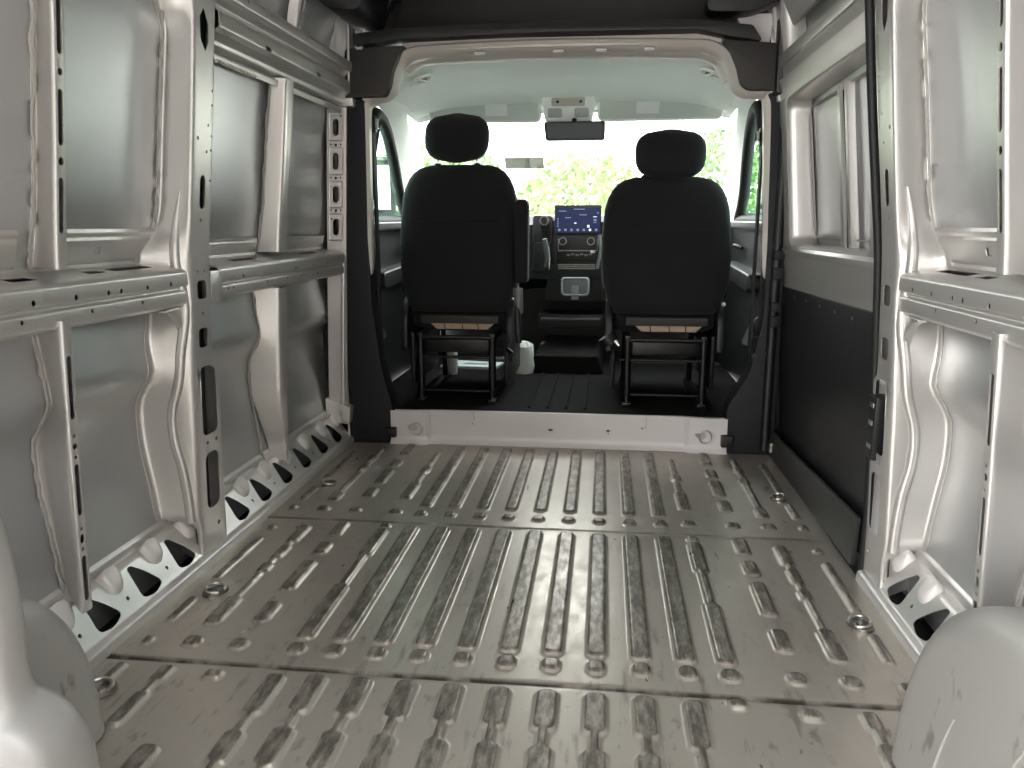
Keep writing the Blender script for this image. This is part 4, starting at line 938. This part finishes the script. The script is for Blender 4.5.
tube('holder_rim', [(u, -.012, v) for u, v in rrect(0, -.005, .07, .045, .02)], .006, mat('pale_grey_plastic', (.30, .30, .32), .35), hold, 8, True)
prism('holder_post', [(-.02, -.075), (.02, -.075), (.02, .0), (-.02, .0)], XZ, -.016, -.008, mat('mid_grey_plastic', (.22, .22, .23), .4), hold, .003)

# steering wheel in front of the left seat
swr = empty('steering_wheel', (-.46, 4.12, .90), 'black steering wheel hidden mostly behind the left seat', 'steering wheel')
tube('rim', [(.185 * math.cos(a), .35 * .185 * math.sin(a), .185 * .94 * math.sin(a)) for a in np.linspace(0, 2 * math.pi, 36, endpoint=False)], .016, BLACK, swr, 10, True)
for a in (0, math.pi, -math.pi / 2): tube('spoke', [(0, .02, 0), (.18 * math.cos(a), .35 * .18 * math.sin(a), .17 * math.sin(a))], .014, BLACK, swr, 8)
disc('hub', (0, .03, 0), (0, -.94, .35), .055, .04, BLACK, swr)
tube('column', [(0, .03, 0), (0, .13, -.045)], .035, BLACK, swr, 10)

# ------------------------------------------------------------------ seats
def seat(cx, zoff, hz_top, label, driver):
    root = empty('van_seat', (cx, 3.4, .14), label, 'seat', 'cab seats seen from behind')
    O = Vector((cx, 3.4, .14))
    dz = zoff
    def S(o): o.matrix_parent_inverse = Matrix.Identity(4); o.parent = root; o.location = o.location - O; return o
    ztop = 1.175 + dz
    # backrest
    prof = [(.50, .205, .045), (.515, .222, .06), (.56, .238, .066), (.66, .262, .07), (.76, .268, .07), (.86, .267, .068), (.95, .262, .065), (1.02, .256, .062), (1.07, .244, .058), (1.11, .227, .053), (1.14, .205, .047), (1.16, .178, .04), (1.172, .14, .028), (1.176, .09, .012)]
    zs0, zs1 = .50, 1.176
    rings = []
    for z, hw, hd in prof:
        z2 = .535 + (z - zs0) / (zs1 - zs0) * (ztop - .535)
        y = 3.445 + .10 * (z - .5)
        rings.append(superring(cx, y, z2, hw * (1 if driver else 1.035), hd, 3.2, 48))
    bm = bmesh.new(); bm_loft(bm, rings); S(plabel(from_bm('backrest', bm, FABRIC, None, 70), 'black cloth backrest with rounded shoulders'))
    # stitched seam across the back
    zsm = .535 + (.915 - zs0) / (zs1 - zs0) * (ztop - .535)
    S(tube('seam', [(cx + x, 3.445 + .10 * .415 - .0655 - .002 + .012 * (abs(x) / .24) ** 4, zsm) for x in lin(-.19, .19, .04)], .003, FABRIC, None, 6))
    # side bolster welts
    for sg in (-1, 1):
        S(tube('piping', [(cx + sg * (.262 if z < .95 else .262 - .35 * (z - .95)), 3.455 + .10 * (z - .5), .535 + (z - zs0) / (zs1 - zs0) * (ztop - .535)) for z in lin(.58, 1.06, .06)], .006, GREYP if (driver and sg > 0) else FABRIC, None, 8))
    # headrest
    hc = hz_top - .098
    rings = []
    for k in range(15):
        t = -1 + 2 * k / 14
        wv = (1 - abs(t) ** 3.0) ** (1 / 2.6) if abs(t) < 1 else 0.05
        wv = max(wv, .12)
        rings.append(superring(cx - .008 + (.016 if not driver else 0), 3.50 + .02 * t, hc + t * .106, (.142 if driver else .149) * (wv * (1.0 + .02 * t)), .055 * wv, 2.7, 36))
    bm = bmesh.new(); bm_loft(bm, rings); h = S(plabel(from_bm('headrest', bm, FABRIC, None, 70), 'rounded black cloth headrest'))
    for x in (-.088, .088):
        S(tube('headrest_post', [(cx - .008 + x, 3.50, ztop - .03), (cx - .008 + x, 3.50, hc - .06)], .0065, CHROME, None, 10))
        bm = bmesh.new(); bm_loft(bm, [superring(cx - .008 + x, 3.50, z, r, r, 2, 16) for z, r in ((ztop - .03, .018), (ztop - .004, .018), (ztop + .006, .013))]); S(from_bm('post_sleeve', bm, BLACK, None))
    # cushion
    rings = []
    for y, hw, hh in ((3.44, .18, .04), (3.46, .215, .055), (3.52, .235, .062), (3.7, .245, .066), (3.9, .24, .062), (3.97, .225, .05), (3.99, .19, .03)):
        rings.append([(p[0], y, .50 + p[1]) for p in [(q[0], q[1]) for q in superring(cx, 0, 0, hw, hh, 3.5, 36)]])
    bm = bmesh.new(); bm_loft(bm, rings); S(plabel(from_bm('cushion', bm, FABRIC, None, 70), 'black cloth seat cushion'))
    S(plabel(box('cushion_flap', cx - .165, cx + .185, 3.385, 3.40, .485, .522, BROWN, None, .006), 'dark brown flap under the backrest'))
    S(plabel(prism('cushion_underside', [(-.125, .485), (.165, .485), (.135, .458), (-.095, .458)], lambda u, v, d: (cx + u, d, v), 3.40, 3.43, CARTON, None, .003), 'tan underside pad of the cushion'))
    for x in (-.06, .02, .09): S(tube('pad_cord', [(cx + x, 3.397, .486), (cx + x + .004, 3.397, .458)], .002, FRAME, None, 6))
    # frame
    xa, xb = cx - .155, cx + .165
    for x in (xa, xb):
        S(tube('leg', [(x, 3.33, .165), (x, 3.33, .44)], .017, FRAME, None, 10))
        S(tube('foot_bolt', [(x, 3.33, .14), (x, 3.33, .158)], .011, STEEL, None, 10))
        S(tube('foot_bolt', [(x, 3.33, .158), (x, 3.33, .170)], .007, STEEL, None, 10))
        S(tube('leg', [(x, 3.86, .14), (x, 3.82, .44)], .013, FRAME, None, 10))
        S(box('side_rail', x - .012, x + .012, 3.32, 3.92, .415, .45, FRAME, None, .004))
        S(box('floor_runner', x - .018, x + .018, 3.31, 3.92, .138, .16, FRAME, None, .004))
    S(tube('crossbar', [(xa - .01, 3.325, .432), (xb + .01, 3.325, .432)], .010, FRAME, None, 10))
    S(tube('crossbar', [(xa - .03, 3.325, .345), (xb + .01, 3.325, .345)], .007, FRAME, None, 10))
    S(tube('crossbar', [(xa, 3.34, .19), (xb, 3.34, .19)], .008, FRAME, None, 10))
    S(box('rear_panel', xa - .0, xb + .0, 3.36, 3.372, .36, .425, FRAME, None, .003))
    for sg in (-1, 1):
        S(prism('hinge_cover', rpoly([(3.36, .36), (3.60, .36), (3.62, .56), (3.45, .60), (3.37, .52)], .03), lambda u, v, d, sg=sg: (cx + sg * (.222 + d), u, v), 0, .03, BLACK, None, .008))
        S(box('side_panel', cx + sg * .205, cx + sg * .225, 3.42, 3.93, .20, .44, BLACK, None, .01))
    return root, S
L1, SL = seat(-.455, .0, 1.385, 'black cloth left cab seat, raised higher, with folded armrest', True)
arm = prism('armrest', rpoly([(-.030, .665), (.028, .665), (.030, 1.0), (.018, 1.022), (-.018, 1.022), (-.030, 1.0)], .015, 4), lambda u, v, d: (-.168 + u, d, v), 3.38, 3.46, FABRIC, None, .012, 3)
SL(plabel(arm, 'black armrest folded upright beside the backrest'))
SL(tube('belt_buckle', [(-.18, 3.36, .645), (-.176, 3.35, .60), (-.172, 3.36, .54)], [.022, .020, .016], GREYP, None, 10))
SL(tube('recline_lever', [(-.185, 3.36, .62), (-.178, 3.34, .50), (-.174, 3.34, .41)], [.008, .016, .013], BLACK, None, 10))
SL(tube('wire_loom', [(-.22, 3.34, .45), (-.205, 3.33, .42), (-.225, 3.33, .39), (-.20, 3.33, .37), (-.21, 3.34, .33)], .005, BLACK, None, 6))
R1, SR = seat(.452, -.058, 1.305, 'black cloth right cab seat, set lower, without an armrest', False)
SR(tube('belt_buckle', [(.245, 3.36, .42), (.262, 3.35, .40)], [.016, .012], STEEL, None, 10))
SR(tube('recline_knob', [(.205, 3.38, .44), (.225, 3.38, .41)], .04, BLACK, None, 12))
SR(disc('side_bolt', (.70, 3.41, .58), (0, -1, 0), .009, .006, STEEL, None, 10))

# paper things on the cab floor under the left seat
bk = empty('booklet', (-.53, 4.22, .145), 'pale blue paper booklet lying under the left seat', 'booklet')
prism('pages', [(-.17, -.07), (.14, -.10), (.17, .06), (-.10, .10)], lambda u, v, d: (u, v, d), -.008, .010, PAPER, bk, .002)
prism('cover_print', [(-.05, -.02), (.08, -.03), (.09, .0), (-.04, .01)], lambda u, v, d: (u, v, d), .0101, .0115, mat('grey_blue_print', (.25, .33, .36), .7), bk, 0)
bg_ = empty('paper_bag', (-.235, 4.07, .141), 'crumpled white paper bag on the cab floor beside the left seat', 'bag')
rnd = random.Random(5); bm = bmesh.new()
rings = []
for z, q in ((0, 1), (.04, 1.05), (.10, .97), (.145, .85), (.165, .5)): rings.append([(p[0] + rnd.uniform(-.006, .006), p[1] + rnd.uniform(-.006, .006), z + rnd.uniform(-.004, .004)) for p in superring(0, 0, 0, .065 * q, .06 * q, 3, 18)])
bm_loft(bm, rings); from_bm('bag_body', bm, mat('white_bag_paper', (.62, .62, .58), .8), bg_, 20)
cn = empty('grey_canister', (-.60, 3.98, .14), 'small grey canister standing under the left seat', 'canister')
bm = bmesh.new(); bm_loft(bm, [superring(0, 0, z, r, r, 2, 20) for z, r in ((0, .028), (.01, .032), (.13, .032), (.15, .024), (.165, .012), (.17, .012))]); from_bm('canister_body', bm, mat('pale_grey_canister', (.45, .45, .44), .4), cn)
tube('canister_cap', [(0, 0, .168), (0, 0, .19)], .014, BLACK, cn, 12)

# ------------------------------------------------------------------ painted post in the near left corner
post = empty('corner_post', (-.58, .84, 0), 'pale painted steel post with flared rounded foot beside the left wheel arch', 'post')
bm = bmesh.new(); rings = []
for z, x1, ry in ((.0, .088, .08), (.12, .088, .08), (.20, .084, .078), (.25, .074, .07), (.28, .055, .06), (.298, .032, .05), (.315, .022, .042), (.35, .018, .04), (.44, .021, .04), (.55, .010, .038), (.66, -.01, .036), (.78, -.035, .034), (.86, -.06, .03)):
    rings.append(superring((x1 - .115) / 2, 0, z, (x1 + .115) / 2, ry, 3.2, 36))
bm_loft(bm, [r for r in catmull(np.array(rings), 4)]); from_bm('post_body', bm, mat('greyish_post_paint', (.27, .26, .25), .4, .15), post, 60)
disc('plug', (0, -.037, .52), (0, -1, 0), .010, .004, BLACK, post)

# ------------------------------------------------------------------ outside: ground and trees
gd = sheet('ground', [-60, -20, 0, 20, 60], [-40, -10, 0, 10, 30, 80], [], lambda u, v: (u, v, -.55), GRAVEL, None, 0)
tag(gd, 'grey gravel yard around the van', 'ground', kind='structure')
bw = sheet('building_wall', lin(-1.6, 12, 1), lin(-.55, 5.5, .5), [], lambda u, v: (u, -4.5, v), mat('tan_rendered_wall', (.20, .185, .17), .9, noise=(.8, .15)), None, .2); tag(bw, 'tan rendered building wall behind the open rear doors', 'building wall', kind='structure')  # unseen wall, added to hold back daylight from the rear
bp_ = sheet('van_underbody', [-.98, .98], [.0, 5.0], [], lambda u, v: (u, v, -.06), BLACK, None, .01); tag(bp_, 'black underside of the van below the floor', 'underbody', kind='structure')
hood = sheet('van_bonnet', lin(-.9, .9, .2), lin(5.0, 5.7, .1), [], lambda u, v: (u, v, .93 - .55 * (v - 5.0) ** 1.3 - .05 * u * u), SILL, None, .004); tag(hood, 'pale bonnet beyond the windscreen', 'bonnet', kind='structure')
def tree(x, y, h, r, m, label, seed):
    rnd = random.Random(seed)
    root = empty('tree', (x, y, -.55), label, 'tree', 'trees seen through the windscreen')
    bm = bmesh.new(); bm_tube(bm, [(0, 0, 0), (.05, 0, h * .3), (0, .05, h * .6)], [.16, .12, .06], 8); from_bm('trunk', bm, BARK, root)
    V = []; Fc = []
    for i in range(4200):
        a, b = rnd.uniform(0, 6.283), math.acos(rnd.uniform(-1, 1)); q = rnd.uniform(.35, 1) ** .5
        c = Vector((r * q * math.sin(b) * math.cos(a), r * q * math.sin(b) * math.sin(a), h * .58 + h * .44 * q * math.cos(b)))
        n = Vector((rnd.uniform(-1, 1), rnd.uniform(-1, 1), rnd.uniform(-.3, 1))).normalized(); t = n.orthogonal().normalized(); bb = n.cross(t); sz = rnd.uniform(.05, .11)
        k = len(V); V += [c + t * sz, c + bb * sz * .6, c - t * sz, c - bb * sz * .6]; Fc.append((k, k + 1, k + 2, k + 3))
    me = bpy.data.meshes.new('foliage'); me.from_pydata(V, [], Fc); me.update()
    o = new_obj('foliage', me, m, root, 0)
for i, (x, y, h, r, m, lb) in enumerate([(-3.9, 19, 3.4, 1.9, LEAF, 'bright green tree straight ahead, left of the screen'), (-.3, 17, 2.9, 1.5, LEAF2, 'yellow-green low tree behind the central screen'), (2.9, 20, 3.6, 1.7, LEAF, 'bright green tree behind the right headrest'), (6.6, 21, 3.3, 1.9, LEAF2, 'yellow-green tree at the right edge of the windscreen'), (-8.0, 22, 3.5, 2.0, LEAF2, 'yellow-green tree at the left edge of the windscreen')]):
    tree(x, y, h, r, m, lb, 40 + i)
